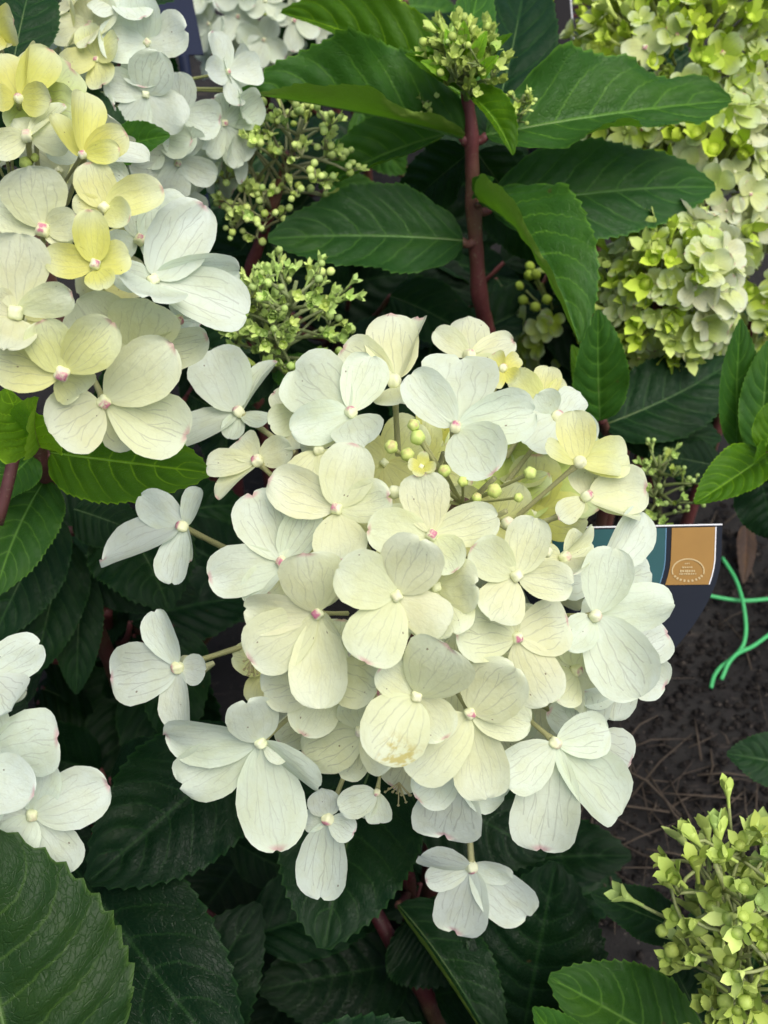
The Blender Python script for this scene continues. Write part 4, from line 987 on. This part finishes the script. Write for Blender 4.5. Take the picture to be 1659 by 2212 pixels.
# ================================================================ plant tag, ties, pots
M_NAVY = plain('tag_navy', (.008, .012, .022), .6, .15, .15, 90)
M_TEAL = plain('tag_teal', (.016, .082, .090), .5, .2, .15, 90)
M_OCHRE = plain('tag_ochre', (.30, .165, .040), .5, .2, .15, 90)
M_WHITE = plain('tag_white_edge', (.75, .76, .78), .5, .4, .1, 90)
M_PRINT = plain('tag_print', (.50, .38, .19), .5, .3, .1, 90)
def slab(name, outline, z0, z1, mat, parent):        # outline in the tag's own metres; a thin card with thickness
    n = len(outline); V = [(x, y, z0) for x, y in outline] + [(x, y, z1) for x, y in outline]
    Fc = [tuple(range(n))[::-1], tuple(range(n, 2 * n))] + [(i, (i + 1) % n, n + (i + 1) % n, n + i) for i in range(n)]
    me = build(name, V, Fc, False); return mesh_obj(name, me, mat, parent)
def plant_tag():
    d = .43; s = mpx(d); O = P(1330, 1140, d)
    z = (CAM - O).normalized() * .9 + Vector((0, 0, .15)); z = z.normalized()
    x = (RIGHT - z * RIGHT.dot(z)).normalized(); x = (Matrix.Rotation(R(.3), 3, z) @ x); y = z.cross(x)
    root = thing('plant_tag', 'dark navy plant tag with teal and ochre panels behind the main white head', 'plant tag', O)
    m = Matrix((x, y, z)).transposed(); root.matrix_world = Matrix.Translation(O) @ m.to_4x4()
    hw = 222
    tb = Tubes(); a, b = P(1330, 1470, .432), ground_pt(1190, 1790, -.02); tb.tube([a, (a + b) / 2, b], [.003, .0028, .002], 4)
    inv = root.matrix_world.inverted(); me = build('stake', [inv @ v for v in tb.V], tb.F, False); mesh_obj('stake', me, M_NAVY, root)
    def edge(v):                       # half width at v below the top
        return hw - 4 * (v / 60) if v < 60 else hw - 4 - 152 * ((v - 60) / 250) ** 1.75
    vs = [0, 20, 40, 60, 90, 120, 150, 180, 210, 240, 270, 300, 316]
    right = [(edge(v), -v) for v in vs]; right += [(30, -345), (0, -372)]
    pts = right + [(-a, b) for a, b in reversed(right[:-1])]
    sc = lambda q: [(a * s, b * s) for a, b in q]
    slab('tag_card', sc(pts[::-1]), -.0009, 0, M_NAVY, root)
    cut = lambda a0, v0, v1: [(edge(v) + a0, -v) for v in np.linspace(v0, v1, 8)]
    och = cut(-14, 3, 125) + [(edge(v) - 104 + .08 * v * 0, -v) for v in np.linspace(125, 3, 8)]
    slab('ochre_panel', sc(och[::-1]), .0001, .0004, M_OCHRE, root)
    tl = [(edge(v) - 116, -v) for v in np.linspace(3, 125, 8)] + [(-150, -125), (-160, -3)]
    slab('teal_panel', sc(tl[::-1]), .0001, .0004, M_TEAL, root)
    slab('top_edge', sc([(-hw, 0.5), (hw, 0.5), (hw, 3.5), (-hw, 3.5)]), -.0009, .0004, M_WHITE, root)
    rim = cut(-12.2, 3, 125) + [(a - 2.2, b) for a, b in reversed(cut(-12.2, 3, 125))]
    slab('panel_rim', sc(rim[::-1]), .0001, .0006, M_WHITE, root)
    rim2 = cut(-115, 3, 125) + [(a - 1.8, b) for a, b in reversed(cut(-115, 3, 125))]
    slab('panel_rim', sc(rim2[::-1]), .0001, .0006, plain('tag_blue_line', (.08, .22, .36), .4, .4, .1), root)
    # round emblem printed on the ochre panel
    cx, cyy = 1478 - 1330, -(1236 - 1140); arc = []
    for a in np.linspace(-.28, math.pi + .28, 30): arc.append((cx + 34 * math.cos(a), cyy + 27 * math.sin(a)))
    for a in np.linspace(math.pi + .28, -.28, 30): arc.append((cx + 31.4 * math.cos(a), cyy + 24.4 * math.sin(a)))
    slab('emblem_ring', sc(arc[::-1]), .0004, .0007, M_PRINT, root)
    V = []; Fc = []
    def dash(a, b, w_, h_, rot=0):
        k = len(V); ca, sa = math.cos(rot), math.sin(rot)
        for dx, dy in ((-w_, -h_), (w_, -h_), (w_, h_), (-w_, h_)): V.append(((a + dx * ca - dy * sa) * s, (b + dx * sa + dy * ca) * s, .0007))
        Fc.append((k, k + 1, k + 2, k + 3))
    r = random.Random(4)
    for row, half, h_ in ((16, 5, 1.6), (8, 10, 1.8), (0, 15, 2.6), (-6, 17, 1.8)):
        a = -half
        while a < half:
            w_ = r.uniform(1.0, 2.0); dash(cx + a, cyy + row, w_, h_ * r.uniform(.7, 1)); a += 2 * w_ + 1.2
    for k in range(9):
        a = math.pi * 1.5 + (k - 4) * .27; dash(cx + 31 * math.cos(a), cyy - 2 + 19 * math.sin(a), 1.9, 2.4, a - math.pi * 1.5)
    me = build('emblem_print', V, Fc, False); mesh_obj('emblem_print', me, M_PRINT, root)
plant_tag()
def far_tag(label, quad, d, mat, edge=True, th=.0012):
    C = P(*quad[3], d); root = thing('plant_tag', label, 'plant tag', C)
    pts = [P(x, y, d) for x, y in quad]; a = (pts[1] - pts[0]); b = (pts[3] - pts[0]); n = a.cross(b).normalized() * th
    foot = [p - Vector((0, 0, p.z * .0)) for p in pts]
    V = [p - C for p in foot] + [p + n - C for p in foot]
    Fc = [(0, 1, 2, 3), (7, 6, 5, 4)] + [(i, i + 4, (i + 1) % 4 + 4, (i + 1) % 4) for i in range(4)]
    mesh_obj('tag_card', build('tag_card', V, Fc, False), mat, root)
    m = (pts[2] + pts[3]) / 2; tb = Tubes(); tb.tube([Vector((m.x, m.y, -.02)), Vector((m.x, m.y, m.z * .5)), m], [.003, .003, .003], 4); tb.make('stake', mat, root)
    if edge:
        e = Tubes(); e.tube([pts[1], pts[2]], [.0004, .0004], 6); e.make('card_edge', M_WHITE, root)
far_tag('narrow navy plant tag standing behind the white cone shaped head', [(330, -40), (408, -40), (440, 118), (352, 118)], .60, plain('tag_blue_black', (.016, .023, .050), .6, .15), False)
far_tag('black plant tag with a white edge at the top beside the dark upright leaf', [(1120, -30), (1188, -30), (1204, 105), (1150, 105)], .66, plain('tag_black', (.008, .009, .012), .6, .12))
far_tag('second black plant tag, leaning just behind the white edged black one', [(1196, -10), (1232, -14), (1240, 95), (1208, 104)], .68, plain('tag_black_two', (.010, .009, .011), .6, .12), True)

def green_ties():
    g = plain('green_tie_vinyl', (.075, .46, .155), .5, .3, .2, 120)
    def run(pts, r, z):
        W = [ground_pt(x, y, z_) for (x, y, z_) in pts]; out = []
        for a, b in zip(W, W[1:]):
            for k in range(5): out.append(a.lerp(b, k / 5))
        out.append(W[-1])
        for _ in range(4): out = [out[0]] + [(out[i - 1] + out[i] * 2 + out[i + 1]) / 4 for i in range(1, len(out) - 1)] + [out[-1]]
        return out
    def tie(label, runs):
        tb = Tubes(); W = [run(p, 0, 0) for p, r in runs]; C = Vector((W[0][0].x, W[0][0].y, 0)); o = []
        for w_, (p, r) in zip(W, runs): tb.tube([q for q in w_], [r] * len(w_), 10)
        me = build('plant_tie', [v - C for v in tb.V], tb.F); ob = mesh_obj('plant_tie', me, g, None, C); tag(ob, label, 'plant tie', 'green plant ties')
    tie('straight green plant tie crossing underneath the knotted one on the soil', [([(1470, 1270, .006), (1522, 1285, .008), (1600, 1300, .006), (1680, 1292, .006), (1760, 1285, .004)], .0013)])
    tie('forked and knotted green plant tie lying on the dark soil', [
        ([(1560, 1205, .008), (1590, 1250, .010), (1606, 1300, .013), (1613, 1360, .010), (1606, 1398, .008), (1580, 1424, .007), (1556, 1440, .006), (1541, 1462, .005), (1536, 1486, .005)], .0013),
        ([(1720, 1330, .006), (1660, 1372, .007), (1625, 1398, .008), (1590, 1412, .010), (1572, 1434, .010), (1566, 1450, .008), (1558, 1468, .006)], .0013)])
green_ties()
def dead_leaf():
    o = thing('fallen_leaf', 'brown narrow fallen leaf on the soil above the green ties', 'leaf', ground_pt(1610, 1200))
    a = to_px(ground_pt(1612, 1135, .006)); b = to_px(ground_pt(1606, 1262, .006))
    leaf(o, a, b, 40, aL=10, aR=10, tn='brown', teeth=8, wave=.06, name='blade', nhint=(0, 0, 1))
dead_leaf()

# ---- unseen shoots carrying on the bed, added near and left to block low sky
understory('unseen leafy shoot added to shade the near side of the bed', -200, 800, 2420, 2800, .34, .46, 14, 21, (240, 340))
understory('unseen leafy shoot added to shade the near side of the bed by the lime bud spray', 800, 1700, 2460, 2800, .34, .46, 12, 22, (240, 340))
understory('unseen leafy shoot added for shade at the outer left of the bed beside the pale yellow head', -560, -120, 700, 1300, .40, .55, 14, 23, (170, 250))
understory('unseen leafy shoot added for shade at the outer left of the bed beside the white florets', -560, -160, 1450, 2200, .36, .50, 14, 24, (200, 290))

understory('leaves painted shade dark in the hollow left of the main white head', 60, 560, 1150, 1700, .56, .64, 16, 31, (160, 240), ('painted_shade',))  # leaves added to blacken the gaps, shade painted into their colour
understory('leaves painted shade dark in the hollow below the main white head', 500, 1200, 1700, 2200, .58, .66, 16, 32, (160, 240), ('painted_shade',))
understory('leaves painted shade dark in the hollow above the main white head', 380, 1250, 520, 860, .66, .76, 18, 33, (130, 190), ('painted_shade', 'dark'))

tb = Tubes(); a_, b_ = P(398, 1442, .385), P(436, 1446, .392); c_ = P(462, 1432, .394)
tb.tube([a_, (a_ + b_) / 2, b_, c_], [.0044, .0034, .0018, .0009], 12); tb.make('calyx_cone', M_STEM, main_head, (.66, .68, .40))
